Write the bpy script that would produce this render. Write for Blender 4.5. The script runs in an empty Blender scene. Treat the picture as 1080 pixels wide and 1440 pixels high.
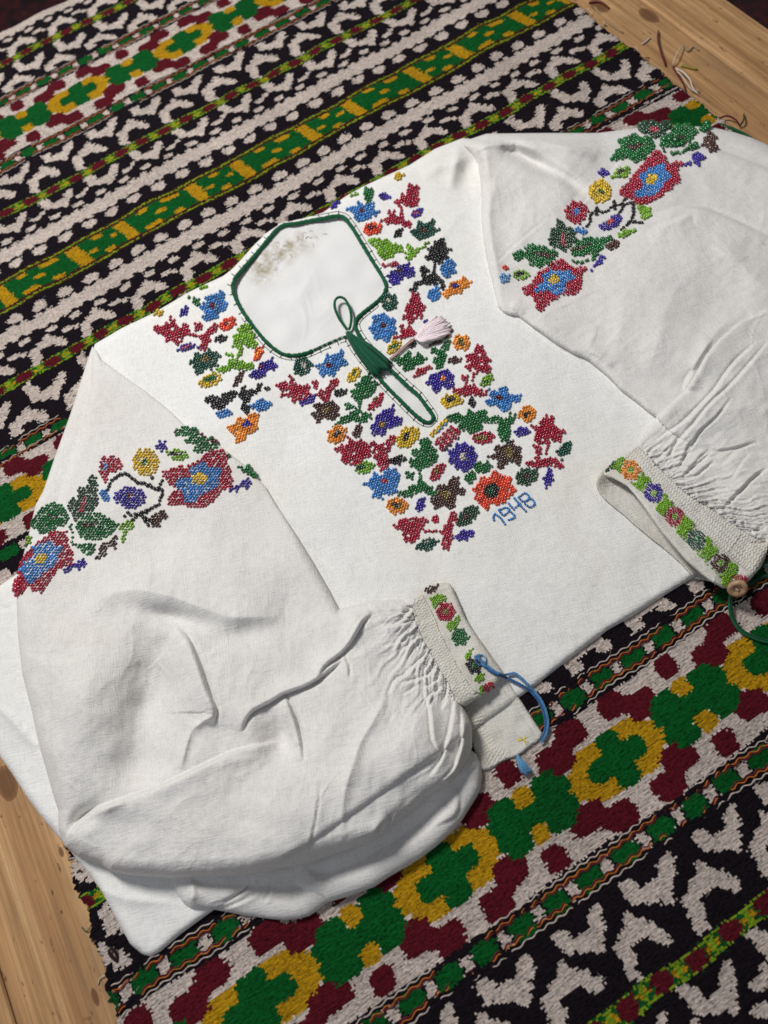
import bpy, math, random
import numpy as np
from mathutils import Vector, Matrix
from mathutils.geometry import delaunay_2d_cdt

random.seed(7)
RNG = np.random.default_rng(11)
SC = bpy.context.scene
COL = SC.collection

# ------------------------------------------------------------------ camera
FPX = 1000.0                                   # focal length in photo pixels (1080 x 1440 frame)
ROT = np.array([[0.96171, -0.27408, 0.0], [-0.25096, -0.88059, 0.40196], [-0.11017, -0.38657, -0.91566]])
CAM = np.array([0.0, -0.249215, 0.5677075])    # metres above the tabletop
cd = bpy.data.cameras.new('camera'); cam = bpy.data.objects.new('camera', cd); COL.objects.link(cam)
cd.sensor_fit = 'VERTICAL'; cd.sensor_height = 36.0; cd.lens = 36.0 * FPX / 1440.0
cd.clip_start = 0.02; cd.clip_end = 60.0
xr, yr, zr = ROT[:, 0], -ROT[:, 1], -ROT[:, 2]
cam.matrix_world = Matrix([[xr[i], yr[i], zr[i], CAM[i]] for i in range(3)] + [[0, 0, 0, 1]])
SC.camera = cam
cd.dof.use_dof = True; cd.dof.focus_distance = 0.60; cd.dof.aperture_fstop = 5.0

# ------------------------------------------------------------------ light
SC.view_settings.view_transform = 'Standard'; SC.view_settings.look = 'None'
SC.view_settings.exposure = -0.15; SC.view_settings.gamma = 1.0
wd = bpy.data.worlds.new('World'); SC.world = wd; wd.use_nodes = True
bgn = wd.node_tree.nodes['Background']; bgn.inputs[0].default_value = (0.92, 0.94, 1.0, 1); bgn.inputs[1].default_value = 0.14

def area(name, loc, target, size, power, color):
    l = bpy.data.lights.new(name, 'AREA'); l.shape = 'DISK'; l.size = size; l.energy = power; l.color = color
    o = bpy.data.objects.new(name, l); COL.objects.link(o); o.location = loc
    d = Vector(target) - Vector(loc); o.rotation_euler = d.to_track_quat('-Z', 'Y').to_euler()
    return o
area('ceiling_lamp', (-0.52, 0.88, 1.38), (0.08, 0.0, 0), 0.40, 28.5, (1.0, 0.975, 0.94))
area('window_light', (-0.9, -1.0, 1.1), (0.0, -0.1, 0), 0.8, 2.6, (0.80, 0.86, 1.0))

# ------------------------------------------------------------------ helpers
def W(px, py, z=0.0):
    """photo pixel + height above the tabletop -> world point"""
    px = np.asarray(px, float); py = np.asarray(py, float)
    d = np.stack([(px - 540) / FPX, (py - 720) / FPX, np.ones_like(px)], -1) @ ROT.T
    t = (z - CAM[2]) / d[..., 2]
    return CAM + d * t[..., None]

def srgb(r, g, b):
    f = lambda c: c / 12.92 if c <= 0.04045 else ((c + 0.055) / 1.055) ** 2.4
    return np.array([f(r / 255), f(g / 255), f(b / 255)])

_NW = [(RNG.uniform(0, 6.28, 14), RNG.uniform(0.6, 1.7, 14), RNG.uniform(0, 6.28, 14)) for _ in range(12)]
def fbm(x, y, scale, k=0):
    """smooth pseudo noise in about [-1, 1]"""
    th, fr, ph = _NW[k % 12]
    s = 0
    for a, f, p in zip(th, fr, ph):
        s = s + np.sin((np.cos(a) * x + np.sin(a) * y) * f * 6.283 / scale + p)
    return s / 4.5

def mesh_np(name, verts, faces, cols=None, smooth=True, col_dom='POINT'):
    me = bpy.data.meshes.new(name)
    verts = np.asarray(verts, np.float32); faces = np.asarray(faces, np.int32)
    nv, (nf, k) = len(verts), faces.shape
    me.vertices.add(nv); me.vertices.foreach_set('co', verts.ravel())
    me.loops.add(nf * k); me.loops.foreach_set('vertex_index', faces.ravel())
    me.polygons.add(nf); me.polygons.foreach_set('loop_start', np.arange(0, nf * k, k, dtype=np.int32))
    try: me.polygons.foreach_set('loop_total', np.full(nf, k, np.int32))
    except Exception: pass
    me.polygons.foreach_set('use_smooth', np.full(nf, smooth))
    me.update(calc_edges=True)
    if cols is not None:
        a = me.attributes.new('tint', 'FLOAT_COLOR', col_dom)
        c4 = np.ones((len(cols), 4), np.float32); c4[:, :3] = cols
        a.data.foreach_set('color', c4.ravel())
    return me

def obj(name, me, mat=None, parent=None):
    o = bpy.data.objects.new(name, me); COL.objects.link(o)
    if mat: me.materials.append(mat)
    if parent: o.parent = parent
    return o

def thing(name, label, cat, loc=(0, 0, 0)):
    o = bpy.data.objects.new(name, None); COL.objects.link(o); o.empty_display_size = 0.05
    o['label'] = label; o['category'] = cat
    return o

class MB:
    """collects vertices/faces (as quads or tris) + colours"""
    def __init__(s): s.v = []; s.f = []; s.c = []; s.n = 0
    def add(s, v, f, c):
        v = np.asarray(v, float); f = np.asarray(f, int)
        if f.shape[1] == 3: f = np.concatenate([f, f[:, 2:3]], 1)
        s.v.append(v); s.f.append(f + s.n); s.n += len(v)
        c = np.asarray(c, float); s.c.append(np.broadcast_to(c, (len(v), 3)) if c.ndim == 1 else c)
    def build(s, name, mat, parent=None, smooth=True):
        v = np.concatenate(s.v); f = np.concatenate(s.f); c = np.concatenate(s.c)
        tri = f[:, 2] == f[:, 3]
        if tri.all(): me = mesh_np(name, v, f[:, :3], c, smooth)
        elif not tri.any(): me = mesh_np(name, v, f, c, smooth)
        else:
            q = f[~tri]; t = np.concatenate([f[tri][:, :3], q[:, [0, 1, 2]], q[:, [0, 2, 3]]])
            me = mesh_np(name, v, t, c, smooth)
        return obj(name, me, mat, parent)

def tube(mb, pts, rad, col, seg=7, cap=True, twist=0.0, flat=1.0):
    """tube along world points; rad scalar or per point"""
    pts = np.asarray(pts, float); n = len(pts)
    rad = np.broadcast_to(np.asarray(rad, float), (n,))
    T = np.gradient(pts, axis=0); T /= np.linalg.norm(T, axis=1)[:, None] + 1e-12
    up = np.array([0, 0, 1.0]); S = np.cross(T, up); S /= np.linalg.norm(S, axis=1)[:, None] + 1e-9
    U = np.cross(S, T)
    a = np.arange(seg) / seg * 6.2832
    ang = a[None, :] + twist * np.arange(n)[:, None]
    v = pts[:, None] + rad[:, None, None] * (np.cos(ang)[..., None] * S[:, None] + flat * np.sin(ang)[..., None] * U[:, None])
    i = np.arange(n - 1)[:, None] * seg; j = np.arange(seg)[None, :]; j2 = (j + 1) % seg
    f = np.stack([i + j, i + j2, i + seg + j2, i + seg + j], -1).reshape(-1, 4)
    V = v.reshape(-1, 3)
    if cap:
        V = np.concatenate([V, pts[:1], pts[-1:]]); c0, c1 = n * seg, n * seg + 1
        jj = np.arange(seg); j2 = (jj + 1) % seg
        f = np.concatenate([f, np.stack([np.full(seg, c0), j2, jj, jj], -1), np.stack([np.full(seg, c1), (n - 1) * seg + jj, (n - 1) * seg + j2, (n - 1) * seg + j2], -1)])
    mb.add(V, f, col)

def smooth_path(p, n):
    """Catmull-Rom through points, n samples by arc length"""
    p = np.asarray(p, float)
    if len(p) > 2:
        q = np.concatenate([[2 * p[0] - p[1]], p, [2 * p[-1] - p[-2]]]); out = []
        for i in range(1, len(q) - 2):
            t = np.linspace(0, 1, 12, endpoint=False)[:, None]; a, b, c, d = q[i - 1:i + 3]
            out.append(0.5 * ((2 * b) + (c - a) * t + (2 * a - 5 * b + 4 * c - d) * t * t + (3 * b - a - 3 * c + d) * t ** 3))
        p = np.concatenate(out + [p[-1:]])
    L = np.concatenate([[0], np.cumsum(np.linalg.norm(np.diff(p, axis=0), axis=1))])
    s = np.linspace(0, L[-1], n)
    return np.stack([np.interp(s, L, p[:, k]) for k in range(p.shape[1])], -1)

def path_len(p): return np.linalg.norm(np.diff(np.asarray(p, float), axis=0), axis=1).sum()

def inside(poly, x, y):
    poly = np.asarray(poly, float); r = np.zeros(np.shape(x), bool)
    x0, y0 = poly[:, 0], poly[:, 1]; x1, y1 = np.roll(x0, -1), np.roll(y0, -1)
    for a, b, c, d in zip(x0, y0, x1, y1):
        if b == d: continue
        m = (b > y) != (d > y)
        r ^= m & (x < (c - a) * (y - b) / (d - b) + a)
    return r

def seg_dist(line, x, y):
    """distance, sign (+ = right hand side on screen walking along), param 0..1 to a polyline"""
    line = np.asarray(line, float); best = np.full(x.shape, 1e9); sg = np.zeros(x.shape); tt = np.zeros(x.shape)
    L = np.concatenate([[0], np.cumsum(np.linalg.norm(np.diff(line, axis=0), axis=1))])
    for i in range(len(line) - 1):
        ax, ay = line[i]; dx, dy = line[i + 1] - line[i]; l2 = dx * dx + dy * dy + 1e-9
        t = np.clip(((x - ax) * dx + (y - ay) * dy) / l2, 0, 1)
        ex, ey = x - ax - t * dx, y - ay - t * dy; d = ex * ex + ey * ey
        m = d < best
        best = np.where(m, d, best); sg = np.where(m, -dy * (x - ax) + dx * (y - ay), sg)
        tt = np.where(m, (L[i] + t * math.sqrt(l2)) / L[-1], tt)
    return np.sqrt(best), np.sign(sg), tt

# ------------------------------------------------------------------ materials
def mat_base(name):
    m = bpy.data.materials.new(name); m.use_nodes = True
    nt = m.node_tree; b = nt.nodes['Principled BSDF']
    return m, nt, b
def nd(nt, t, **kw):
    n = nt.nodes.new(t)
    for k, v in kw.items():
        if k in n.inputs: n.inputs[k].default_value = v
        else: setattr(n, k, v)
    return n
def objco(nt): return nd(nt, 'ShaderNodeNewGeometry').outputs['Position']
def mapping(nt, src, scale=(1, 1, 1), rot=(0, 0, 0)):
    m = nd(nt, 'ShaderNodeMapping'); m.inputs['Scale'].default_value = scale; m.inputs['Rotation'].default_value = rot
    nt.links.new(src, m.inputs['Vector']); return m.outputs[0]
def noise(nt, src, scale, detail=3, rough=0.55):
    n = nd(nt, 'ShaderNodeTexNoise'); n.inputs['Scale'].default_value = scale; n.inputs['Detail'].default_value = detail; n.inputs['Roughness'].default_value = rough
    nt.links.new(src, n.inputs['Vector']); return n.outputs['Fac']
def ramp(nt, src, stops):
    r = nd(nt, 'ShaderNodeValToRGB'); e = r.color_ramp.elements
    while len(e) < len(stops): e.new(0.5)
    for k, (p, c) in enumerate(stops):
        e[k].position = p; e[k].color = (*c, 1) if len(c) == 3 else c
    nt.links.new(src, r.inputs[0]); return r.outputs[0]
def mixc(nt, fac, a, b, mode='MIX'):
    m = nd(nt, 'ShaderNodeMix'); m.data_type = 'RGBA'; m.blend_type = mode
    for i, s in ((0, fac), (6, a), (7, b)):
        if hasattr(s, 'node'): nt.links.new(s, m.inputs[i])
        elif i == 0: m.inputs[0].default_value = s
        else: m.inputs[i].default_value = (*s, 1)
    return m.outputs[2]
def math_n(nt, op, a, b):
    m = nd(nt, 'ShaderNodeMath'); m.operation = op
    for i, s in ((0, a), (1, b)):
        if hasattr(s, 'node'): nt.links.new(s, m.inputs[i])
        else: m.inputs[i].default_value = s
    return m.outputs[0]
def bump(nt, h, dist, strength, b, chain=None):
    n = nd(nt, 'ShaderNodeBump'); n.inputs['Distance'].default_value = dist; n.inputs['Strength'].default_value = strength
    nt.links.new(h, n.inputs['Height'])
    if chain is not None: nt.links.new(chain, n.inputs['Normal'])
    nt.links.new(n.outputs[0], b.inputs['Normal']); return n.outputs[0]
def attr(nt): 
    a = nd(nt, 'ShaderNodeAttribute'); a.attribute_name = 'tint'; return a.outputs['Color']

def cloth_mat(name, base, stain, weave=0.5, stain_amt=0.5):
    m, nt, b = mat_base(name); P = objco(nt)
    b.inputs['Roughness'].default_value = 0.9; b.inputs['Specular IOR Level'].default_value = 0.15
    b.inputs['Sheen Weight'].default_value = 0.12; b.inputs['Sheen Roughness'].default_value = 0.5
    n1 = noise(nt, P, 9, 4, 0.6); n2 = noise(nt, P, 46, 5, 0.65)
    f = ramp(nt, n1, [(0.46, (0, 0, 0)), (0.72, (stain_amt,) * 3)])
    c = mixc(nt, f, base, stain)
    c = mixc(nt, ramp(nt, n2, [(0.30, (0.10,) * 3), (0.60, (0, 0, 0))]), c, stain)
    th1 = noise(nt, mapping(nt, P, (1400, 120, 200), (0, 0, 0.75)), 1.0, 2); th2 = noise(nt, mapping(nt, P, (120, 1400, 200), (0, 0, 0.75)), 1.0, 2)
    w = math_n(nt, 'ADD', th1, th2)
    sl = ramp(nt, w, [(0.72, (0.90, 0.895, 0.885)), (1.0, (1, 1, 1)), (1.2, (1.03, 1.03, 1.03))])
    c = mixc(nt, 1.0, c, sl, 'MULTIPLY')
    nt.links.new(c, b.inputs['Base Color'])
    b1 = bump(nt, w, 0.0006, weave, b)
    bump(nt, noise(nt, P, 150, 2, 0.5), 0.0014, 0.12, b, b1)
    return m

M_BODY = cloth_mat('bleached_linen', (0.86, 0.862, 0.85), (0.80, 0.765, 0.66), 0.7, 0.45)
M_SLEEVE = cloth_mat('homespun_linen', (0.785, 0.772, 0.755), (0.72, 0.68, 0.60), 0.8, 0.4)
M_CUFF = cloth_mat('cuff_linen', (0.74, 0.725, 0.675), (0.66, 0.61, 0.49), 1.0, 0.6)

def bead_mat():
    m, nt, b = mat_base('glass_beads'); c = attr(nt)
    nt.links.new(c, b.inputs['Base Color'])
    b.inputs['Roughness'].default_value = 0.22; b.inputs['Specular IOR Level'].default_value = 0.6
    b.inputs['Coat Weight'].default_value = 0.35; b.inputs['Coat Roughness'].default_value = 0.08
    return m
M_BEAD = bead_mat()

def yarn_mat(name, rough=0.85, sc=900, bs=0.5):
    m, nt, b = mat_base(name); P = objco(nt); c = attr(nt)
    v = ramp(nt, noise(nt, P, sc, 3), [(0.25, (0.72,) * 3), (0.7, (1.12,) * 3)])
    nt.links.new(mixc(nt, 1.0, c, v, 'MULTIPLY'), b.inputs['Base Color'])
    b.inputs['Roughness'].default_value = rough; b.inputs['Specular IOR Level'].default_value = 0.2
    b.inputs['Sheen Weight'].default_value = 0.15
    bump(nt, noise(nt, P, sc * 0.8, 2), 0.0006, bs, b)
    return m
M_YARN = yarn_mat('twisted_thread')

# ------------------------------------------------------------------ tabletop of pine planks, floor and carpet below
RU = np.array([0.958216, 0.286045, 0.0]); RV = np.array([-0.286045, 0.958216, 0.0]); RANG = math.atan2(0.286045, 0.958216)
def UV(u, v, z): 
    u = np.asarray(u, float)[..., None]; v = np.asarray(v, float)[..., None]
    return u * RU + v * RV + np.asarray(z, float)[..., None] * np.array([0, 0, 1.0])

def wood_mat():
    m, nt, b = mat_base('old_pine'); P = objco(nt)
    L = mapping(nt, P, (1, 1, 1), (0, 0, -RANG))
    oi = nd(nt, 'ShaderNodeObjectInfo')
    off = nd(nt, 'ShaderNodeVectorMath'); off.operation = 'SCALE'; off.inputs[0].default_value = (3.1, 7.7, 0); nt.links.new(oi.outputs['Random'], off.inputs[3])
    ad = nd(nt, 'ShaderNodeVectorMath'); ad.operation = 'ADD'; nt.links.new(L, ad.inputs[0]); nt.links.new(off.outputs[0], ad.inputs[1])
    wv = ad.outputs[0]
    # slow sideways drift so that the grain wanders
    g1 = noise(nt, mapping(nt, wv, (60, 2.2, 1)), 1.0, 4, 0.6)
    g2 = noise(nt, mapping(nt, wv, (260, 5, 1)), 1.0, 4, 0.7)
    g3 = noise(nt, mapping(nt, wv, (26, 1.2, 1)), 1.0, 2, 0.5)
    c = ramp(nt, g1, [(0.28, srgb(156, 114, 74)), (0.5, srgb(196, 152, 106)), (0.72, srgb(216, 178, 130))])
    c = mixc(nt, ramp(nt, g2, [(0.38, (0.5,) * 3), (0.60, (0, 0, 0))]), c, srgb(120, 86, 58))
    dirt = noise(nt, mapping(nt, wv, (14, 5, 1)), 1.0, 5, 0.7)
    c = mixc(nt, ramp(nt, dirt, [(0.45, (0, 0, 0)), (0.72, (0.55,) * 3)]), c, srgb(118, 98, 74))
    c = mixc(nt, ramp(nt, g3, [(0.55, (0, 0, 0)), (0.8, (0.4,) * 3)]), c, srgb(176, 128, 92))
    sp = noise(nt, mapping(nt, wv, (220, 70, 1)), 1.0, 3, 0.6)
    c = mixc(nt, ramp(nt, sp, [(0.63, (0, 0, 0)), (0.72, (0.85,) * 3)]), c, srgb(80, 56, 38))
    # knots at their places along the boards
    for (px, py, ru, rv) in [(912, 22, 0.011, 0.021), (843, 8, 0.012, 0.02), (10, 1101, 0.011, 0.019), (855, 68, 0.005, 0.009), (134, 1402, 0.003, 0.008), (86, 1198, 0.0025, 0.006)]:
        k = W(px, py, 0); ku, kv = k @ RU, k @ RV
        s = nd(nt, 'ShaderNodeVectorMath'); s.operation = 'SUBTRACT'; nt.links.new(L, s.inputs[0]); s.inputs[1].default_value = (ku, kv, 0)
        q = mapping(nt, s.outputs[0], (1 / ru, 1 / rv, 0))
        ln = nd(nt, 'ShaderNodeVectorMath'); ln.operation = 'LENGTH'; nt.links.new(q, ln.inputs[0])
        dist = math_n(nt, 'ADD', ln.outputs['Value'], math_n(nt, 'MULTIPLY', g1, 0.5))
        c = mixc(nt, ramp(nt, dist, [(0.75, (0.8,) * 3), (1.25, (0.55,) * 3), (1.45, (0, 0, 0))]), c, srgb(96, 62, 38))
    nt.links.new(c, b.inputs['Base Color'])
    b.inputs['Roughness'].default_value = 0.62; b.inputs['Specular IOR Level'].default_value = 0.25
    b1 = bump(nt, g2, 0.0012, 0.5, b); bump(nt, g1, 0.002, 0.3, b, b1)
    return m
M_WOOD = wood_mat()

e0, e1 = W(1025, 0) @ RU, W(1080, 38) @ RU
j0, j1 = W(920, 0) @ RU, W(1080, 145) @ RU
U_EDGE = 0.5 * (e0 + e1); U_JOINT = 0.5 * (j0 + j1); V_END = 0.872
table = thing('wooden_table', 'worn pine plank table under the striped rug', 'table', tuple(UV(0.1, 0.1, -0.45)))
def plank(u0, u1, v0, v1, z0, z1, name='plank'):
    bev = 0.0025
    prof = [(u0, z0), (u1, z0), (u1, z1 - bev), (u1 - bev * .4, z1 - bev * .3), (u1 - bev, z1), (u0 + bev, z1), (u0 + bev * .4, z1 - bev * .3), (u0, z1 - bev)]
    V = [UV(a, v, z) for v in (v0, v1) for a, z in prof]; k = len(prof)
    me = bpy.data.meshes.new(name)
    me.from_pydata([tuple(np.ravel(p) - np.array(table.location)) for p in V], [], [[i, (i + 1) % k, k + (i + 1) % k, k + i] for i in range(k)] + [list(range(k))[::-1], list(range(k, 2 * k))])
    me.update(); return obj(name, me, M_WOOD, table)
us = [U_EDGE]
us += [U_JOINT]
while us[-1] > -0.75: us.append(us[-1] - (0.262 if len(us) % 2 else 0.245))
for a, b_ in zip(us[1:], us[:-1]): plank(a + 0.0006, b_ - 0.0006, -0.62, V_END, -0.034, 0.0)
for (a, b_, c_, d_) in [(us[-1] + 0.01, U_EDGE - 0.012, -0.60, -0.575), (us[-1] + 0.01, U_EDGE - 0.012, V_END - 0.04, V_END - 0.015)]:
    plank(a, b_, c_, d_, -0.11, -0.035, 'apron')
for lu in (us[-1] + 0.05, U_EDGE - 0.08):
    for lv in (-0.56, V_END - 0.10): plank(lu, lu + 0.06, lv, lv + 0.06, -0.45, -0.036, 'leg')

def carpet_mat():
    m, nt, b = mat_base('dark_carpet'); P = objco(nt)
    n = noise(nt, P, 16, 2, 0.5); n2 = noise(nt, mapping(nt, P, (1, 1, 1), (0, 0, 0.4)), 42, 2, 0.5)
    c = ramp(nt, n, [(0.40, srgb(34, 12, 14)), (0.52, srgb(78, 22, 24)), (0.62, srgb(60, 16, 26)), (0.75, srgb(96, 50, 28))])
    c = mixc(nt, ramp(nt, n2, [(0.40, (0.7,) * 3), (0.55, (0, 0, 0))]), c, srgb(20, 16, 22))
    nt.links.new(c, b.inputs['Base Color']); b.inputs['Roughness'].default_value = 0.95
    bump(nt, noise(nt, P, 500, 2), 0.003, 0.5, b); return m
def slab(name, cx, cy, sx, sy, z0, z1, mat, ang=0.0, parent=None):
    ca, sa = math.cos(ang), math.sin(ang)
    q = [(cx + ca * x - sa * y, cy + sa * x + ca * y) for x, y in ((-sx, -sy), (sx, -sy), (sx, sy), (-sx, sy))]
    me = bpy.data.meshes.new(name)
    me.from_pydata([(x, y, z) for z in (z0, z1) for x, y in q], [], [(3, 2, 1, 0), (4, 5, 6, 7), (0, 1, 5, 4), (1, 2, 6, 5), (2, 3, 7, 6), (3, 0, 4, 7)])
    me.update(); return obj(name, me, mat, parent)
m_fl, nt_, b_ = mat_base('dark_floor'); b_.inputs['Base Color'].default_value = (*srgb(60, 46, 36), 1); b_.inputs['Roughness'].default_value = 0.7
floor = slab('floor', 0, 0, 4, 4, -0.55, -0.456, m_fl, RANG); floor['kind'] = 'structure'
carpet = slab('carpet', 0.6, 0.9, 1.9, 1.5, -0.4555, -0.4505, carpet_mat(), RANG)
carpet['label'] = 'dark red carpet on the floor below the table edge'; carpet['category'] = 'carpet'

# ------------------------------------------------------------------ woven rug
WHT, BLK, GRN, RED, YEL, LIM, BRN, ORG = range(8)
PAL = np.array([srgb(184, 171, 163), srgb(22, 17, 23), srgb(8, 76, 30), srgb(80, 18, 28), srgb(164, 124, 20), srgb(112, 136, 30), srgb(52, 28, 20), srgb(168, 92, 30)])
PV = np.array([-.60, -.470, -.388, -.264, -.212, .204, .257, .333, .392, .4465, .502, .5605, .635, .693, .818, .875, 1.3])
PS = np.array([-828, -698, -616, -490, -437, 0, 53, 126, 189, 245, 301, 364, 436, 490, 616, 679, 1104.])
def mod(x, p): return (x + p / 2) % p - p / 2
def ell(x, y, cx, cy, hx, hy): return np.abs((x - cx) / hx) ** 3.6 + np.abs((y - cy) / hy) ** 3.6 < 1

def boomerang(x, y):
    """white hooked motif around a black spot, in mm; y grows towards the hook's apex"""
    w = ell(x, y, 1, 15, 13, 6.5) | ell(x, y, -15.5, 6, 6.5, 10) | ell(x, y, 14.5, 8, 6, 7) | ell(x, y, 4, 21, 5, 5.5) | ell(x, y, -18.5, -5, 5.5, 6) | ell(x, y, 19.5, 2, 4.5, 5) | ell(x, y, 4.5, 26, 2.5, 3) | ell(x, y, -14, -12, 2.5, 3)
    return w & ~ell(x, y, 1, -1.5, 9, 10)

def rug_color(u, v):
    """u, v arrays in metres -> palette index"""
    u = u * 1000.0; s = np.interp(v + 0.012 * (0.1 - u / 1000.0) * (v > 0.25), PV, PS)
    k = np.round(s / 490).astype(int); b = s - 490 * k; a = np.abs(b)
    ph = np.choose(np.clip(k + 2, 0, 3), [10, 39.6, 3, -25])
    col = np.full(u.shape, WHT)
    # --- big diamond band
    x = mod(u - ph, 147); ax = np.abs(x)
    m = a < 43
    dx = 73.5 - ax
    yel = ell(ax, a, 19, 12.5, 10, 7.5) | ell(ax, a, 34, 2, 11.5, 8) | ell(ax, a, 27, 7, 9, 8) | ell(ax, a, 46, 4, 5, 4) | ell(ax, a, 10, 17.5, 5, 2.5)
    grn = ell(ax, a, 0, 0, 12, 11) | ell(ax, a, 15, 0, 10.5, 8) | ell(ax, a, 0, 13, 10, 8)
    cro = ell(dx, a, 0, 0, 13, 9) | ell(dx, a, 17, 0, 13.5, 9) | ell(dx, a, 18, 12, 11, 8) | ell(dx, a, 28, 7, 5.5, 5.5)
    dot = ell(dx, a, 0, 13.5, 7, 6.5)
    red = ell(ax, a, 42, 22, 12, 10) | ell(ax, a, 20, 33, 12, 9) | ell(ax, a, 31, 27.5, 6, 7) | ell(ax, a, 30, 17.5, 3, 3) | ell(dx, a, 0, 32, 8.5, 9)
    for mm, c in ((yel, YEL), (red, RED), (cro, GRN), (grn, GRN), (dot, YEL)): col[m & mm] = c
    # --- dotted border
    m = (a >= 42) & (a < 65)
    side = np.sign(b)
    dph = np.where(k == 1, 4.0, np.where(k == 0, 21.0, 7.5))
    xd = mod(u - dph, 29.4); wv = 0.7 * np.sin(u * 6.283 / 8.8); wv2 = 0.7 * np.sin(u * 6.283 / 8.8 + 2)
    bc = np.full(u.shape, BLK)
    bc[(a > 48) & (a < 58)] = WHT
    bc[(np.abs(xd) > 9) & (np.abs(xd) < 11) & (a > 47) & (a < 59)] = BLK
    bc[ell(xd, a, 0, 53, 9.2, 6.6)] = GRN
    col = np.where(m, bc, col)
    # --- black zigzag with hooked motifs
    m = (a >= 65) & (a < 119)
    zph = np.where(k == -1, 39.0, np.where(k == 1, 5.0, 22.0))
    x1 = mod(u - zph, 58.8); x2 = mod(u - zph - 29.4, 58.8)
    zc = np.full(u.shape, BLK); zc[boomerang(x1 * 1.13, (107 - a) * 1.13) | boomerang(x2 * 1.13, (a - 68) * 1.13)] = WHT
    zc[(a < 67)] = BLK
    col = np.where(m, zc, col)
    # --- narrow yellow-green stripe with red blocks
    m = (a >= 119) & (a < 133); t = a - 126
    xr_ = mod(u - 8.5, 29.4)
    tc = np.full(u.shape, GRN)
    tc[ell(np.abs(xr_), t, 12.5, 0, 3.2, 2.2)] = YEL; tc[ell(np.abs(xr_), t, 14.7, 0, 2.2, 4.5)] = LIM
    tc[np.abs(np.abs(t) - 5.4 - 0.5 * np.sin(u * 6.283 / 9)) < 0.8] = LIM
    tc[np.abs(t) > 6.3] = BLK
    tc[ell(xr_, t, 0, 0, 8.2, 5.6)] = RED
    col = np.where(m, tc, col)
    # --- middle section round the green-yellow stripe
    m = a >= 133; g = 245 - a
    gc = np.full(u.shape, BLK); sg = np.where(b > 0, 1, -1)
    pl = np.where(b > 0, 9.0, 8.5)
    xc = mod(u - pl, 29.4); xs = mod(u - pl - 14.7, 29.4); xq = mod(u - pl - 14.7, 14.7)
    gc[(g >= 45) & (g < 68)] = WHT
    gc[ell(xs, g, 0, 37.5, 8, 5) | ell(xs, g, 0, 37, 4.5, 7)] = WHT
    gc[ell(xc, g, 0, 45, 4.8, 3.4) | ell(xs, g, 0, 45, 3.4, 2.6)] = BLK
    gc[ell(xq, g, 0, 67.5, 3.8, 3)] = BLK
    gc[(g >= 69) & (g < 80)] = BLK
    gc[ell(xs, g, 0, 75, 6.2, 3.8)] = WHT
    rph = np.where(k == 0, 41.0, 6.0)
    xr2 = mod(u - rph, 58.8); hi = g >= 80
    gc[hi] = BLK; gc[hi & boomerang(xr2 * 1.15, (105 - g) * 1.15)] = WHT
    xr3 = mod(u - rph - 29.4, 58.8); gc[ell(xr3, g, -3, 87, 6.5, 3.4) | ell(xr3, g, 6, 91, 3, 3.4)] = WHT
    xg = (u - 25) % 147; yg = np.where(b > 0, 1, -1) * g
    gy = np.full(u.shape, GRN); ya = np.abs(yg)
    sl = 0.22 * yg
    for c0 in (0, 59, 147): gy[np.abs(xg - c0 - sl) < 6.8] = YEL
    for c0, d in ((103, 14), (103, -14), (29.5, 0)): gy[ell(xg - sl - d, ya, c0, 14, 6, 4.4)] = YEL
    gy[ell(xg, yg, 103, 0, 6, 3)] = YEL; gy[ell(xg, yg, 29.5 - 14, 3, 5, 2.6)] = YEL; gy[ell(xg, yg, 29.5 + 14, -3, 5, 2.6)] = YEL
    gy[ell(xg - sl, yg, 103 - 21, 14.5, 7, 4.5)] = YEL; gy[ell(xg - sl, yg, 103 + 21, -14.5, 7, 4.5)] = YEL
    gc = np.where(g < 16, gy, gc)
    ln = (g >= 16) & (g < 23.5); gc[ln] = BRN
    gc[ln & (np.abs(g - 20.5 - 0.5 * np.sin(u * 6.283 / 11)) < 0.9)] = LIM
    gc[ln & (np.abs(g - 17.6) < 0.8) & (np.sin(u * 6.283 / 7) > 0.2)] = RED
    return np.where(m, gc, col)

CELL = 0.00135
RU0, RU1, RV0, RV1 = -0.3415, 0.5300, -0.50, 1.06
nu, nv = int((RU1 - RU0) / CELL), int((RV1 - RV0) / CELL)
ug = np.linspace(RU0, RU1, nu + 1); vg = np.linspace(RV0, RV1, nv + 1)
uc, vc = np.meshgrid((ug[1:] + ug[:-1]) / 2, (vg[1:] + vg[:-1]) / 2)
blk = np.repeat(RNG.normal(0, 1, (nv, nu // 18 + 2)), 18, 1)[:, :nu]
jit = 0.00075 * blk + 0.0006 * RNG.normal(0, 1, (nv, nu))
jv = 0.0012 * fbm(uc * 1000, vc * 1000, 70, 3) + 0.0004 * RNG.normal(0, 1, (nv, nu))
wobu = 0.0022 * fbm(uc * 1000, vc * 1000, 160, 4)
RIDX = rug_color(uc + jit + wobu, vc + jv + 0.0015 * fbm(uc * 1000, vc * 1000, 230, 5))
val = 1 + 0.10 * RNG.normal(0, 1, (nv, nu)) + 0.07 * np.repeat(RNG.normal(0, 1, (nv, nu // 7 + 2)), 7, 1)[:, :nu] + 0.06 * fbm(uc * 1000, vc * 1000, 120, 6)
rcol = PAL[RIDX] * np.clip(val, 0.55, 1.5)[..., None]
puff = np.array([0.15, 1.0, 0.95, 1.0, 0.25, 0.5, 0.3, 0.3])[RIDX]
for _ in range(2):
    puff = (puff + np.roll(puff, 1, 0) + np.roll(puff, -1, 0) + np.roll(puff, 1, 1) + np.roll(puff, -1, 1)) / 5
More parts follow.
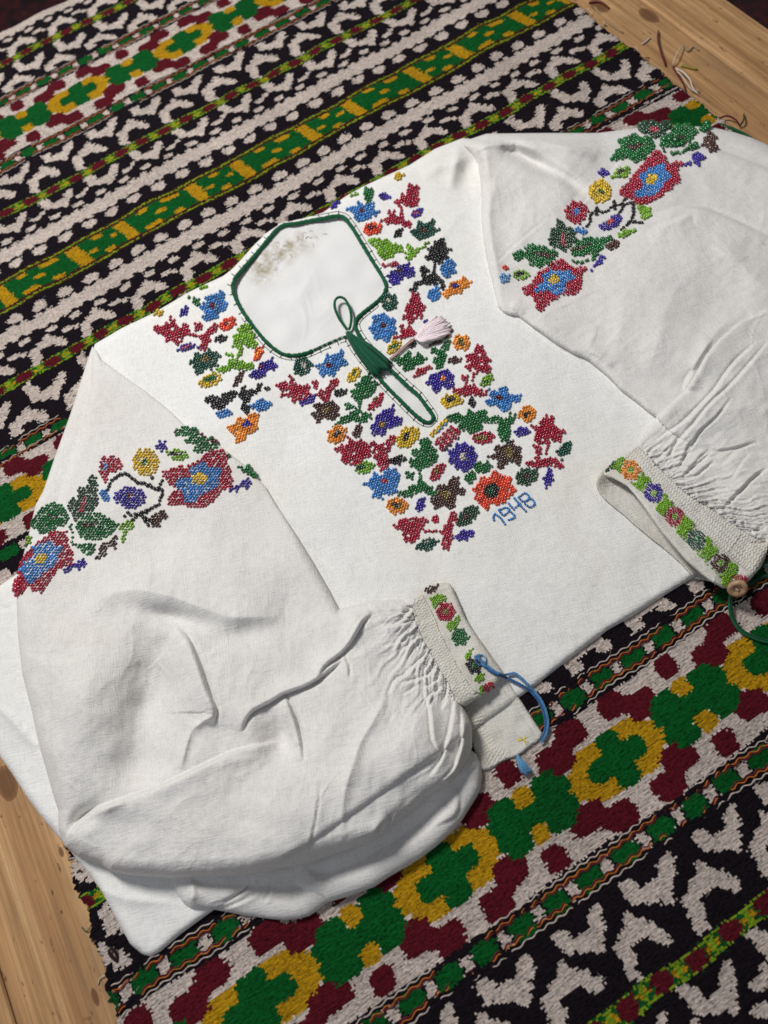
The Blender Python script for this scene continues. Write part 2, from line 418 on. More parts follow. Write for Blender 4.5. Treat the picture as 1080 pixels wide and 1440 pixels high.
hz = 0.0011 * puff + 0.00018 * RNG.normal(0, 1, (nv, nu)) + 0.00022 * ((np.arange(nv)[:, None] + (np.arange(nu) // 2)[None]) % 2)
hv = np.zeros((nv + 1, nu + 1)); hp = np.pad(hz, 1, mode='edge')
hv = (hp[:-1, :-1] + hp[1:, :-1] + hp[:-1, 1:] + hp[1:, 1:]) / 4
uu, vv = np.meshgrid(ug, vg)
RUG_T = 0.0026
zz = RUG_T + hv + 0.0006 * fbm(uu * 1000, vv * 1000, 90, 7)
edge = np.minimum(uu - RU0, RU1 - uu)
zz = np.where(edge < 0.004, 0.0008 + (zz - 0.0008) * np.clip(edge / 0.004, 0, 1) ** 0.5, zz)
uu = uu + np.where(edge < 0.012, 1, 0) * (0.0022 * fbm(vv * 1000, vv * 300, 34, 8) + 0.0012 * RNG.normal(0, 1, vv.shape[0])[:, None]) * np.clip(1 - edge / 0.012, 0, 1)
uu = uu + 0.0005 * fbm(uu * 1000, vv * 1000, 40, 9) + np.where((vv < -.05), -0.012 * (np.clip(-.05 - vv, 0, 1) / .18) * (uu < -.2) * np.clip((-.2 - uu) / .14, 0, 1), 0)
BR, V_B = 0.022, V_END + 0.001                      # rug bends over the table end and hangs down
ex = np.clip(vv - V_B, 0, None); arc = BR * math.pi / 2; th = np.clip(ex / BR, 0, math.pi / 2)
vb = np.where(ex > 0, V_B + (BR + zz) * np.sin(th), vv)
zb = np.where(ex > 0, (BR + zz) * np.cos(th) - BR - np.clip(ex - arc, 0, None), zz)
rv_ = UV(uu, vb, zb).reshape(-1, 3)
I = np.arange(nv)[:, None] * (nu + 1) + np.arange(nu)[None]
rf = np.stack([I, I + 1, I + nu + 2, I + nu + 1], -1).reshape(-1, 4)
def rug_mat():
    m, nt, b = mat_base('wool_weave'); P = objco(nt); c = attr(nt)
    L = mapping(nt, P, (1, 1, 1), (0, 0, -RANG))
    row = noise(nt, mapping(nt, L, (170, 1050, 1)), 1.0, 3, 0.6)
    nub = noise(nt, mapping(nt, L, (330, 520, 1)), 1.0, 2, 0.5)
    w = math_n(nt, 'ADD', row, nub)
    v = ramp(nt, w, [(0.66, (0.40,) * 3), (1.02, (1.22,) * 3)])
    nt.links.new(mixc(nt, 1.0, c, v, 'MULTIPLY'), b.inputs['Base Color'])
    b.inputs['Roughness'].default_value = 0.95; b.inputs['Specular IOR Level'].default_value = 0.08
    bump(nt, w, 0.0020, 0.85, b)
    return m
M_RUG = rug_mat()
rug = thing('striped_rug', 'black and white striped wool rug with green, red and yellow diamonds under the blouse', 'rug', tuple(UV(0.1, 0.1, 0.0)))
RL = np.array(rug.location)
obj('woven_field', mesh_np('woven_field', rv_ - RL, rf, rcol.reshape(-1, 3), True, 'FACE'), M_RUG, rug)

# couched border threads
WAVES = [(43.6, WHT, .95, 0), (62.6, WHT, .95, 2), (46.6, ORG, 0.85, 1), (48.1, RED, 0.95, 1), (57.9, RED, 0.95, 3), (59.4, ORG, 0.85, 3)]
SV = lambda s: np.interp(s, PS, PV)
for kb in (-1, 0, 1):
    for sd in (-1, 1):
        for off, cc, rr, phs in WAVES:
            v0 = float(SV(490 * kb + sd * off))
            if v0 > 0.80: continue
            n = 620; u_ = np.linspace(RU0 + .004, RU1 - .003, n); um = u_ * 1000
            if kb == 0 and sd < 0: continue
            amp = .00085 if cc != WHT else .0007
            v_ = v0 + amp * np.sin(um * 6.283 / 9.3 + phs + .8 * fbm(um, um * 0, 60, phs)) + .0013 * fbm(um, um * 0 + v0 * 1000, 90, 3) - 0.012 * (0.1 - u_) * (v0 > .25) 
            uw = u_ - np.where(v0 < -.05, .012 * np.clip(-.05 - v0, 0, 1) / .18 * np.clip((-.2 - u_) / .14, 0, 1), 0)
            z_ = RUG_T + .0011 +   .0003 * np.sin(um * 6.283 / 9.3 + phs + 1.2) * (cc != WHT) + .0005 * fbm(um, um * 0 + off, 24, 5)
            mbt = MB(); tube(mbt, UV(uw, v_, z_) - RL, .00058 * rr * (1 + .15 * RNG.normal(0, 1, n)), PAL[cc] * (1.05 if cc == WHT else 1.25), 5)
            mbt.build('border_thread', M_YARN, rug)

# wool fuzz standing off the surface
nf = 16000
fu = RNG.uniform(RU0 + .004, RU1 - .004, nf); fv = RNG.uniform(RV0 + .02, 0.60, nf)
ci = RIDX[np.clip(((fv - RV0) / CELL).astype(int), 0, nv - 1), np.clip(((fu - RU0) / CELL).astype(int), 0, nu - 1)]
keep = RNG.uniform(0, 1, nf) < np.array([.45, .8, 1, 1, .5, .4, .2, .2])[ci]; fu, fv, ci = fu[keep], fv[keep], ci[keep]; nf = len(fu)
an = np.where(RNG.uniform(0, 1, nf) < .6, RNG.normal(0.35, .5, nf), RNG.uniform(0, 6.28, nf)); ln_ = RNG.uniform(.0025, .007, nf); cv = RNG.normal(0, .6, nf)
hgt = RNG.uniform(.0004, .0022, nf)
P0 = UV(fu, fv, np.full(nf, RUG_T + .0004)); A1 = an + RANG
d1_ = np.stack([np.cos(A1), np.sin(A1), np.zeros(nf)], -1); d2_ = np.stack([np.cos(A1 + cv), np.sin(A1 + cv), np.zeros(nf)], -1)
P1 = P0 + d1_ * (ln_ / 2)[:, None] + np.array([0, 0, 1]) * hgt[:, None]; P2 = P1 + d2_ * (ln_ / 2)[:, None] - np.array([0, 0, .4]) * hgt[:, None]
wd_ = np.stack([-np.sin(A1), np.cos(A1), np.zeros(nf)], -1) * .00009
fvx = np.stack([P0 - wd_, P0 + wd_, P1 + wd_, P1 - wd_, P2 + wd_ * .5, P2 - wd_ * .5], 1).reshape(-1, 3)
o_ = np.arange(nf)[:, None] * 6
ff = np.stack([o_ + np.array([0, 1, 2, 3]), o_ + np.array([3, 2, 4, 5])], 1).reshape(-1, 4)
fcol = np.repeat(PAL[ci] * RNG.uniform(.9, 1.9, nf)[:, None], 6, 0)
fz = obj('wool_fuzz', mesh_np('wool_fuzz', fvx - RL, ff, fcol, True), M_YARN, rug); fz['kind'] = 'stuff'

# loose warp threads at both ends of the rug
def thread(pts_px, rad, col, z=0.0012, lift=0.0, name='loose_thread', n=14):
    p = smooth_path(pts_px, n); h = z + lift * np.sin(np.linspace(0, math.pi, n))
    mb = MB(); tube(mb, W(p[:, 0], p[:, 1], h) - RL, np.linspace(rad, rad * .8, n), col, 6); return mb.build(name, M_YARN, rug)
CRM, DRD = srgb(205, 190, 168), srgb(96, 22, 28)
thread([(936, 92), (929, 72), (925, 56), (926, 43)], .0011, DRD, .002, .004)
thread([(946, 92), (951, 77), (957, 68), (962, 64)], .0008, CRM, .002, .005)
thread([(948, 97), (958, 106), (966, 118), (975, 128), (984, 127)], .0008, CRM, .002, .003)
thread([(950, 96), (960, 101), (970, 112), (974, 123), (982, 133)], .0007, srgb(226, 214, 200), .003, .004)
thread([(946, 94), (955, 108), (961, 118), (964, 128)], .0010, DRD, .002, .002)
thread([(903, 62), (909, 58), (914, 53)], .0012, CRM)
thread([(962, 66), (968, 72), (975, 66), (983, 71)], .0009, srgb(150, 130, 105))
thread([(828, 4), (842, 3), (852, 8), (857, 12)], .0011, DRD)
thread([(836, 10), (848, 24), (858, 34), (876, 46)], .0009, srgb(160, 140, 110))
thread([(1008, 168), (1022, 163), (1034, 168), (1040, 176)], .0010, DRD, .002, .003)
thread([(1040, 178), (1046, 168), (1046, 160)], .001, srgb(30, 60, 36), .002, .003)
thread([(958, 92), (970, 95), (980, 97)], .0016, srgb(150, 140, 60), .0015)
thread([(1012, 176), (1030, 182), (1048, 190), (1062, 199)], .0022, srgb(16, 80, 40), .002)
thread([(166, 1352), (158, 1346), (153, 1338), (158, 1334), (163, 1340), (166, 1350)], .0013, srgb(44, 20, 22), .003, .003)
thread([(117, 1229), (112, 1224), (107, 1230)], .0007, srgb(40, 34, 30), .001, .002); thread([(119, 1226), (112, 1233), (109, 1229)], .0006, srgb(40, 34, 30))
thread([(167, 1370), (172, 1382), (176, 1398)], .0012, CRM, .0015)
for i in range(17):
    right = i < 11
    vv0 = RNG.uniform(.30, .52) if right else RNG.uniform(-.30, -.09)
    uu0 = (RU1 + .001) if right else (RU0 - .012 * np.clip(-.05 - vv0, 0, 1) / .18)
    dirn = 1 if right else -1; L = RNG.uniform(.002, .007)
    pts = np.stack([[uu0 - dirn * .004, vv0], [uu0 + dirn * L * .5, vv0 + RNG.normal(0, .003)], [uu0 + dirn * L, vv0 + RNG.normal(0, .007)]])
    p = smooth_path(pts, 8); mb = MB()
    tube(mb, UV(p[:, 0], p[:, 1], np.linspace(.0022, .0007, 8)) - RL, .0004, [CRM, DRD, srgb(40, 34, 34), CRM, srgb(20, 80, 40)][i % 5], 5)
    mb.build('loose_thread', M_YARN, rug)

# ------------------------------------------------------------------ blouse: cloth layers traced as outlines, each with its own height above the table
def scl(px, py): 
    a = W(px, py); b = W(np.asarray(px, float) + 1, py); return float(np.linalg.norm(b - a))
def zc(scale, x0, y0, pts): return [(x0 + a / scale, y0 + b / scale) for a, b in pts]

def ctrl(pts):
    pts = np.asarray(pts, float)
    def f(x, y):
        d2 = (x[..., None] - pts[:, 0]) ** 2 + (y[..., None] - pts[:, 1]) ** 2 + 900.0
        w = d2 ** -1.6
        return (w * pts[:, 2]).sum(-1) / w.sum(-1)
    return f

KA = 1.0
def rumple(x, y, k):
    """fine sharp press lines: ridged noise at three sizes"""
    wx, wy = x + 14 * fbm(x, y, 130, k), y + 14 * fbm(x, y, 120, k + 1)
    r1 = 1 - np.abs(fbm(wx, wy, 150, k + 2)) * 2.2; r2 = 1 - np.abs(fbm(wx, wy, 70, k + 3)) * 2.2; r3 = 1 - np.abs(fbm(wx, wy, 36, k + 4)) * 2.4
    m = np.clip(.5 + fbm(x, y, 210, k + 5), .1, 1.3)
    return (.00085 * np.clip(r1, 0, 1) ** 3 + .00045 * np.clip(r2, 0, 1) ** 3 + .0002 * np.clip(r3, 0, 1) ** 3) * m
def crease(x, y, line, aR=0., wR=10., aL=0., wL=10., groove=0., gw=2.0, taper=0.25):
    aR, aL, groove, gw = aR * KA, aL * KA, groove * 1.35, gw * 1.3
    line = np.asarray(line, float); lo = line.min(0) - 90; hi = line.max(0) + 90
    m = (x > lo[0]) & (x < hi[0]) & (y > lo[1]) & (y < hi[1]); out = np.zeros(x.shape)
    if not m.any(): return out
    n = max(6, int(path_len(line) / 8)); d, s, t = seg_dist(smooth_path(line, n), x[m], y[m])
    tp = np.clip(np.minimum(t, 1 - t) / taper, 0, 1) ** 0.7
    r = .5 + .5 * np.tanh(s * d / 1.5)
    v = r * aR * np.exp(-(d / wR) ** 1.3) + (1 - r) * aL * np.exp(-(d / wL) ** 1.3) - groove * np.exp(-(d / gw) ** 2)
    out[m] = v * tp; return out
def ridge(x, y, line, a, w, taper=0.3): return crease(x, y, line, a, w, a, w, 0, 2, taper)
def blob(x, y, cx, cy, sx, sy, rot, a):
    c, s = math.cos(math.radians(rot)), math.sin(math.radians(rot))
    u = ((x - cx) * c + (y - cy) * s) / sx; v = (-(x - cx) * s + (y - cy) * c) / sy
    return a * np.exp(-(u * u + v * v))

def edge_prof(poly, x, y, w):
    d, _, _ = seg_dist(np.concatenate([poly, poly[:1]]), x, y)
    d = np.where(inside(poly, x, y), d, 0)
    q = np.clip(d / w, 0, 1); return np.sqrt(np.clip(1 - (1 - q) ** 2, 0, 1)), d

def cloth_mesh(poly, zfun, step, hole=None, drop=0.004, inset=5.0, edge_noise=0.5):
    poly = np.asarray(poly, float)
    def resample(p):
        p = np.concatenate([p, p[:1]]); n = max(8, int(path_len(p) / step)); q = []
        L = np.concatenate([[0], np.cumsum(np.linalg.norm(np.diff(p, axis=0), axis=1))]); s = np.linspace(0, L[-1], n, endpoint=False)
        return np.stack([np.interp(s, L, p[:, k]) for k in (0, 1)], -1)
    B = resample(poly); loops = [B]
    if hole is not None: loops.append(resample(np.asarray(hole, float)))
    lo, hi = poly.min(0), poly.max(0)
    gx, gy = np.meshgrid(np.arange(lo[0], hi[0], step), np.arange(lo[1], hi[1], step * .866))
    gx = gx + (np.arange(gx.shape[0]) % 2)[:, None] * step / 2
    gx = (gx + RNG.uniform(-.12, .12, gx.shape) * step).ravel(); gy = (gy + RNG.uniform(-.12, .12, gy.shape) * step).ravel()
    ok = inside(poly, gx, gy)
    if hole is not None: ok &= ~inside(hole, gx, gy)
    gx, gy = gx[ok], gy[ok]
    for lp in loops:
        d, _, _ = seg_dist(np.concatenate([lp, lp[:1]])[::2], gx, gy); k = d > step * .55; gx, gy = gx[k], gy[k]
    pts = np.concatenate(loops + [np.stack([gx, gy], -1)]); edges = []; o = 0
    for lp in loops:
        n = len(lp); edges += [(o + i, o + (i + 1) % n) for i in range(n)]; o += n
    r = delaunay_2d_cdt([Vector(p) for p in pts.tolist()], edges, [], 0, 1e-4)
    V = np.array([tuple(v) for v in r[0]]); F = np.array(r[2]); C = V[F].mean(1)
    ok = inside(poly, C[:, 0], C[:, 1])
    if hole is not None: ok &= ~inside(hole, C[:, 0], C[:, 1])
    F = F[ok]
    a, b, c = V[F[:, 0]], V[F[:, 1]], V[F[:, 2]]
    cr = (b[:, 0] - a[:, 0]) * (c[:, 1] - a[:, 1]) - (b[:, 1] - a[:, 1]) * (c[:, 0] - a[:, 0])
    F[cr > 0] = F[cr > 0][:, ::-1]              # face up (image y runs down)
    Z = zfun(V[:, 0], V[:, 1]); P = W(V[:, 0], V[:, 1], Z)
    # turned-under rim: follows every boundary edge, set in and lower
    from collections import Counter
    E = np.concatenate([F[:, [0, 1]], F[:, [1, 2]], F[:, [2, 0]]]); key = np.sort(E, 1)
    _, inv, cnt = np.unique(key, axis=0, return_inverse=True, return_counts=True); inv = inv.ravel()
    bE = E[cnt[inv] == 1]; bv = np.unique(bE)
    nrm = np.zeros((len(V), 2))
    for i, j in bE:
        t = V[j] - V[i]; n = np.array([t[1], -t[0]]); nrm[i] += n; nrm[j] += n
    l = np.linalg.norm(nrm[bv], axis=1)[:, None] + 1e-9; n2 = nrm[bv] / l
    test = V[bv] + n2 * 1.0; ins = inside(poly, test[:, 0], test[:, 1])
    if hole is not None: ins &= ~inside(hole, test[:, 0], test[:, 1])
    n2 = np.where(ins[:, None], n2, -n2)
    q1 = V[bv] + n2 * inset * .25; q2 = V[bv] + n2 * inset
    r1 = W(q1[:, 0], q1[:, 1], Z[bv] - drop * .6); r2 = W(q2[:, 0], q2[:, 1], Z[bv] - drop)
    idx = -np.ones(len(V), int); idx[bv] = np.arange(len(bv)); nV = len(V)
    i, j = bE[:, 0], bE[:, 1]; ri, rj = idx[i] + nV, idx[j] + nV; si, sj = ri + len(bv), rj + len(bv)
    F2 = [F, np.stack([j, i, ri], -1), np.stack([j, ri, rj], -1), np.stack([rj, ri, si], -1), np.stack([rj, si, sj], -1)]
    return np.concatenate([P, r1, r2]), np.concatenate(F2)

def cloth_obj(name, layers, mat, parent):
    mb = MB()
    for v, f in layers: mb.add(v - BL, f, (1, 1, 1))
    return mb.build(name, mat, parent)

blouse = thing('embroidered_blouse', 'white linen blouse with beaded flowers and green edged neck, lying on the striped rug', 'blouse', tuple(W(540, 720, 0.004)))
BL = np.array(blouse.location)

# ---- outlines (photo pixels)
NECK = np.array([(327, 402), (331, 391), (340, 380), (356, 362), (372, 343), (394, 319), (420, 313.5), (450, 308), (479, 304), (493, 317), (508, 341), (525, 369), (537, 388), (543, 402), (539, 415), (527, 427), (506, 444), (500, 454), (502, 466), (515, 485), (536, 508), (548, 519), (572, 542), (588, 556), (600, 572), (608, 583), (609, 589), (604, 594), (595, 592), (580, 580), (562, 562), (545, 545), (528, 526), (512, 507), (499, 490), (488, 474), (464, 482), (444, 491), (430, 497), (413, 500), (396, 497), (379, 485), (365, 470), (348, 448), (336, 429), (329, 413)], float)
BODY = np.array([(133, 484), (170, 462), (214, 441), (240, 426), (265, 411), (290, 399), (314, 388), (327, 378), (340, 364), (355, 347), (374, 328), (392, 316), (420, 309), (454, 299), (486, 276), (511, 262), (541, 248), (576, 232), (612, 209), (651, 194), (690, 199), (760, 203), (840, 203), (930, 200), (1010, 210), (1090, 240),
                 (1180, 360), (1180, 670), (1090, 735), (985, 806), (930, 840), (880, 872), (855, 886), (820, 912), (780, 943), (748, 968), (700, 1003), (600, 1072), (480, 1155), (380, 1225), (296, 1283), (255, 1313), (226, 1338), (212, 1345), (200, 1342), (183, 1328), (161, 1287), (142, 1252), (123, 1227), (95, 1192), (60, 1151), (40, 1124), (17, 1088), (0, 1064), (-40, 1020), (-90, 960), (-90, 872), (-40, 846), (0, 823), (30, 803), (70, 740), (110, 620), (128, 540), (129, 500)], float)
def z_body(x, y):
    e, d = edge_prof(BODY, x, y, 11.0)
    z = 0.0042 + 0.0046 * e
    z = z + e * (0.0010 * fbm(x, y, 240, 0) + 0.00035 * fbm(x, y, 75, 1) + 0.00012 * fbm(x, y, 26, 2))
    z = z + e * .35 * rumple(x, y, 4) + blob(x, y, 610, 215, 60, 22, -28, .003) + crease(x, y, [(560, 415), (615, 335), (672, 268)], .0006, 6, .0003, 6, .0005, 1.6)
    z = z + ridge(x, y, zc(3.857, 560, 170, [(405, 180), (330, 220), (230, 250), (120, 300)]), .0022, 13) + blob(x, y, 657, 245, 13, 28, 8, -.0045) + ridge(x, y, [(648, 206), (640, 235), (634, 268)], .002, 9)
    z = z + crease(x, y, [(-30, 975), (0, 992), (28, 1019), (55, 1052)], .0022, 9, .0006, 20, .0008, 2.5) + ridge(x, y, [(120, 1240), (170, 1262), (240, 1270)], .0012, 10)
    z = z + crease(x, y, [(-20, 826), (6, 814), (30, 806)], 0, 3, 0, 3, .0005, 1.3) + crease(x, y, [(-20, 859), (10, 855), (27, 851)], 0, 3, 0, 3, .0006, 1.3)
    z = z + blob(x, y, 148, 505, 22, 12, 35, -.002) + ridge(x, y, [(480, 830), (560, 800), (700, 850), (820, 880)], .0007, 30) + ridge(x, y, [(760, 640), (830, 700), (900, 790)], .0006, 24)
    return z

KA = 2.3
SL_OUT = [(130, 487), (134, 491), (143, 506), (174, 529), (206, 551), (237, 576), (259, 597), (294, 616), (316, 632), (348, 657), (374, 685), (390, 712), (415, 750), (440, 790), (462, 828), (477, 857), (500, 850), (522, 845), (545, 843), (568, 843), (585, 841)]
CUFF_L_IN = [(592, 832), (600, 846), (611, 868), (620, 892), (632, 915), (644, 938), (655, 955), (666, 972)]       # beaded strip meets the smocking
SMK_L_IN = [(585, 841), (580, 856), (584, 874), (594, 897), (607, 921), (620, 944), (632, 964), (641, 987)]         # smocking meets the sleeve
CUFF_L = np.array(CUFF_L_IN + [(679, 977), (688, 970), (696, 965), (702, 957), (708, 949), (700, 935), (688, 919), (678, 904), (669, 892), (661, 880), (654, 868), (646, 848), (637, 828), (633, 821), (626, 819), (617, 820), (607, 821)], float)
SMK_L = np.array(SMK_L_IN + [(654, 994), (668, 984), (679, 977)] + CUFF_L_IN[::-1] , float)
SL_LOW = [(655, 1000), (662, 1015), (664, 1032), (664, 1050), (660, 1066), (645, 1088), (631, 1103), (612, 1113), (599, 1121), (580, 1138), (560, 1155), (551, 1166), (536, 1178), (517, 1186), (498, 1192), (467, 1202), (435, 1214), (398, 1220), (375, 1225), (331, 1231), (280, 1233), (230, 1234), (186, 1231), (154, 1225), (142, 1215), (110, 1204), (91, 1190), (82, 1166), (82, 1140), (76, 1122), (67, 1090), (56, 1052), (44, 997), (31, 947), (25, 891), (23, 846), (29, 796), (40, 753), (50, 710), (61, 690), (77, 643), (99, 582), (116, 529), (127, 495)]
SLEEVE_L = np.array(SL_OUT + SMK_L_IN[1:] + [(648, 992)] + SL_LOW, float)
ALL_L = np.array(SL_OUT[:-1] + [(592, 832), (607, 821), (617, 820), (633, 821), (637, 828), (654, 868), (669, 892), (688, 919), (708, 949), (696, 965), (679, 977), (654, 994)] + SL_LOW, float)
H_L = ctrl([(150, 530, .002), (120, 600, .003), (220, 600, .002), (300, 680, .003), (370, 720, .002), (80, 720, .005), (200, 740, .004), (60, 830, .009), (130, 870, .015), (220, 860, .018), (330, 880, .017), (420, 850, .006), (450, 900, .010), (60, 1000, .012), (120, 1000, .023), (200, 1000, .019), (300, 950, .021), (380, 930, .020), (110, 1150, .016), (200, 1180, .022), (300, 1160, .026), (400, 1130, .027), (500, 1100, .026), (580, 1040, .022), (520, 980, .021), (440, 1010, .022), (560, 900, .013), (600, 900, .008), (620, 830, .004), (650, 900, .004), (690, 950, .003), (640, 970, .006), (650, 1040, .010), (350, 1040, .020)])
LIFT_L = ctrl([(150, 600, .001), (300, 700, .0012), (60, 800, .002), (60, 1000, .004), (110, 1190, .004), (200, 1225, .006), (300, 1225, .011), (400, 1210, .015), (500, 1180, .016), (600, 1110, .016), (655, 1060, .012), (655, 1000, .008), (470, 850, .002), (560, 845, .003), (620, 830, .003), (660, 890, .003), (700, 950, .0045), (400, 1000, .006), (200, 950, .003)])
Z4 = lambda x0, y0, s, *pts: zc(s, x0, y0, pts)
G3 = lambda *p: zc(3.857, 440, 820, p)
STK_L = [
    # (line, aR, wR, aL, wL, groove, gw)
    ([(246, 880), (258, 888), (270, 905), (285, 945), (295, 975), (305, 1000), (299, 1020)], .0052, 26, .0015, 22, .0034, 3.4),
    ([(341, 1030), (346, 1015), (358, 1000), (380, 989), (400, 977), (425, 968), (445, 958), (462, 945), (482, 929)], .0, 10, .0036, 20, .0034, 2.4),
    ([(447, 952), (460, 935), (478, 922), (492, 908), (502, 893), (512, 874), (524, 864)], .0, 10, .0030, 16, .0030, 2.4),
    ([(401, 976), (412, 1000), (420, 1025), (425, 1050), (427, 1070)], .0030, 13, .0, 8, .0030, 2.4),
    ([(484, 921), (491, 935), (492, 953)], .0010, 6, .0, 5, .0018, 1.8),
    ([(86, 1188), (105, 1162), (130, 1140), (160, 1128), (200, 1114), (240, 1098), (290, 1074), (330, 1056), (390, 1042)], .0040, 30, -.0022, 18, .0006, 4),
    (G3((360, 345), (430, 330), (520, 310)), .0012, 9, 0, 6, .0008, 2), (G3((465, 382), (520, 330), (570, 290), (610, 272)), .0014, 8, 0, 6, .0016, 1.9),
    (G3((405, 600), (430, 560), (440, 520), (490, 500), (540, 450), (590, 400), (640, 365)), .0022, 12, 0, 8, .0026, 2.1),
    (G3((470, 542), (540, 525), (600, 505), (640, 480), (665, 445)), .0018, 9, 0, 8, .0024, 2.0), (G3((595, 560), (640, 550), (690, 500)), .0016, 8, 0, 6, .0018, 1.9),
    (G3((590, 565), (615, 620), (630, 700), (638, 780), (650, 860), (688, 910)), .0, 8, .0022, 12, .0024, 2.0), (G3((612, 622), (660, 590), (700, 550)), .0012, 7, 0, 6, .0018, 1.9),
    (G3((762, 630), (752, 720), (738, 800), (715, 880), (690, 960), (630, 1050)), .0006, 10, .0030, 16, .0022, 2.4),
    (G3((800, 655), (806, 740), (802, 850), (785, 930), (760, 1010), (690, 1080)), .0, 8, .0032, 14, .0026, 2.4), (G3((835, 690), (858, 790), (868, 900)), .0, 8, .0024, 9, .0026, 2.2),
    (G3((690, 690), (735, 610), (750, 550)), .0014, 7, 0, 6, .0014, 1.8), (G3((485, 605), (530, 580), (565, 555)), .0012, 6, 0, 6, .0014, 1.8),
    (G3((290, 92), (420, 80), (510, 112)), .0010, 8, 0, 6, .0010, 1.8), (G3((410, 152), (500, 162), (545, 140)), .0012, 7, 0, 6, .0014, 1.8), (G3((380, 235), (500, 215), (570, 196)), .0012, 8, 0, 6, .0014, 1.8),
    (G3((270, 170), (220, 235), (170, 330)), .0012, 8, .0018, 9, .0012, 2),
    (zc(3.176, 360, 1040, [(288, 170), (278, 290), (255, 420), (240, 500)]), .0009, 14, .0004, 9, .0009, 2.4),
    (zc(3.176, 360, 1040, [(420, 490), (500, 465), (545, 420), (565, 380), (600, 365)]), -.0010, 8, .0022, 12, .0028, 3),
    (zc(3.176, 360, 1040, [(612, 330), (606, 370), (585, 410)]), .0, 8, .0016, 9, .0022, 3),
    ([(116, 539), (128, 580), (143, 637)], .0, 5, .0004, 8, .0006, 1.3), ([(206, 760), (214, 800), (206, 850)], .0005, 14, .0002, 14, .0, 2),
    ([(60, 880), (72, 960), (72, 1040), (84, 1100)], .0, 10, .0010, 14, .0, 3), ([(365, 1065), (330, 1070), (300, 1085)], .0006, 8, .0006, 8, .0, 3)]
RDG_L = [([(122, 856), (150, 838), (190, 829), (240, 838), (290, 856), (330, 868), (400, 866)], .0034, 17), ([(270, 1024), (262, 1048), (254, 1082)], .0026, 5), ([(302, 1006), (286, 1014), (268, 1028)], .0024, 6), (G3((400, 620), (320, 760), (260, 860), (210, 1000), (180, 1100)), .0024, 9),
         (zc(3.176, 360, 1040, [(450, 90), (410, 180), (388, 300), (395, 440)]), .0016, 9), ([(100, 1165), (125, 1150), (150, 1138), (176, 1128)], .0024, 8), ([(395, 985), (405, 1015), (417, 1050)], .0022, 7), ([(400, 860), (440, 880), (480, 872)], .0012, 16)]
BLB_L = [(212, 985, 34, 80, 10, -.0105), (196, 1080, 40, 30, -20, -.0060), (128, 950, 40, 90, 8, .0040), (250, 930, 22, 50, -20, .0030), (100, 1010, 40, 80, 0, .002), (395, 1040, 26, 36, 20, -.006), (240, 868, 46, 13, 12, -.0045), (350, 890, 60, 18, -8, -.0028), (310, 1040, 30, 28, 0, -.002), (330, 960, 24, 40, -30, .0016), (455, 1040, 28, 30, -30, .002), (560, 1060, 40, 40, 0, .003), (122, 1148, 22, 12, -35, -.006)]
def gathers(x, y, line, side, amp, reach, pitch, k):
    d, s, t = seg_dist(np.asarray(line, float), x, y); L = path_len(line)
    on = (s * side > 0) & (d < reach * 4)
    ph = (t * L + 5 * fbm(x, y, 60, k)) / (pitch * (1 + d / 90.0)) * 6.283
    w = 1.6 * (1 - np.abs(np.sin(ph / 2)) ** .7) - .6 + .4 * np.sin(ph * 1.73 + 1)
    return np.where(on, amp * np.exp(-d / reach) * w * np.clip(np.minimum(t, 1 - t) / .08, 0, 1), 0)
def z_sleeve_l(x, y):
    H = np.clip(H_L(x, y), .0015, None); w = 6 + H * 850
    e, d = edge_prof(ALL_L, x, y, w)
    z = z_body(x, y) * 1.0 + LIFT_L(x, y) + H * e
    f = np.clip(d / 14, 0, 1)
    for k_, (l, aR, wR, aL, wL, g, gw) in enumerate(STK_L):
        q_ = 1.0 if k_ < 6 else .8
        z = z + f * crease(x, y, l, aR * q_, wR, aL * q_, wL, g * (q_ + .15), gw * (1 if k_ < 6 else .85))
    for l, a, w_ in RDG_L: z = z + f * ridge(x, y, l, a * .8, w_)
    for b in BLB_L: z = z + 1.75 * f * blob(x, y, *b)
    n = np.clip(H / .012, .15, 1) * f
    z = z + n * (.0024 * fbm(x, y, 190, 3) + .0005 * fbm(x, y, 62, 4) + .00014 * fbm(x, y, 24, 5))
    z = z + n * .5 * rumple(x, y, 2) + gathers(x, y, SMK_L_IN, 1, .0019, 24, 5.6, 6) + gathers(x, y, SMK_L_IN, 1, .0021, 48, 13, 7)
    return z
def smock(x, y, line, k):
    d, s, t = seg_dist(np.asarray(line, float), x, y); L = path_len(line)
    return .00042 * np.sin(t * L / 4.3 * 6.283 + 1.5 * np.sin(d / 7.5 * 6.283) + fbm(x, y, 30, k))
z_smock_l = lambda x, y: z_sleeve_l(x, y) + smock(x, y, CUFF_L_IN, 3)
z_cuff_l = lambda x, y: z_sleeve_l(x, y) + .0007 + .0006 * np.exp(-(seg_dist([(637, 828), (654, 868), (669, 892), (688, 919), (708, 949)], x, y)[0] / 4) ** 2) + .0001 * fbm(x, y, 14, 7)

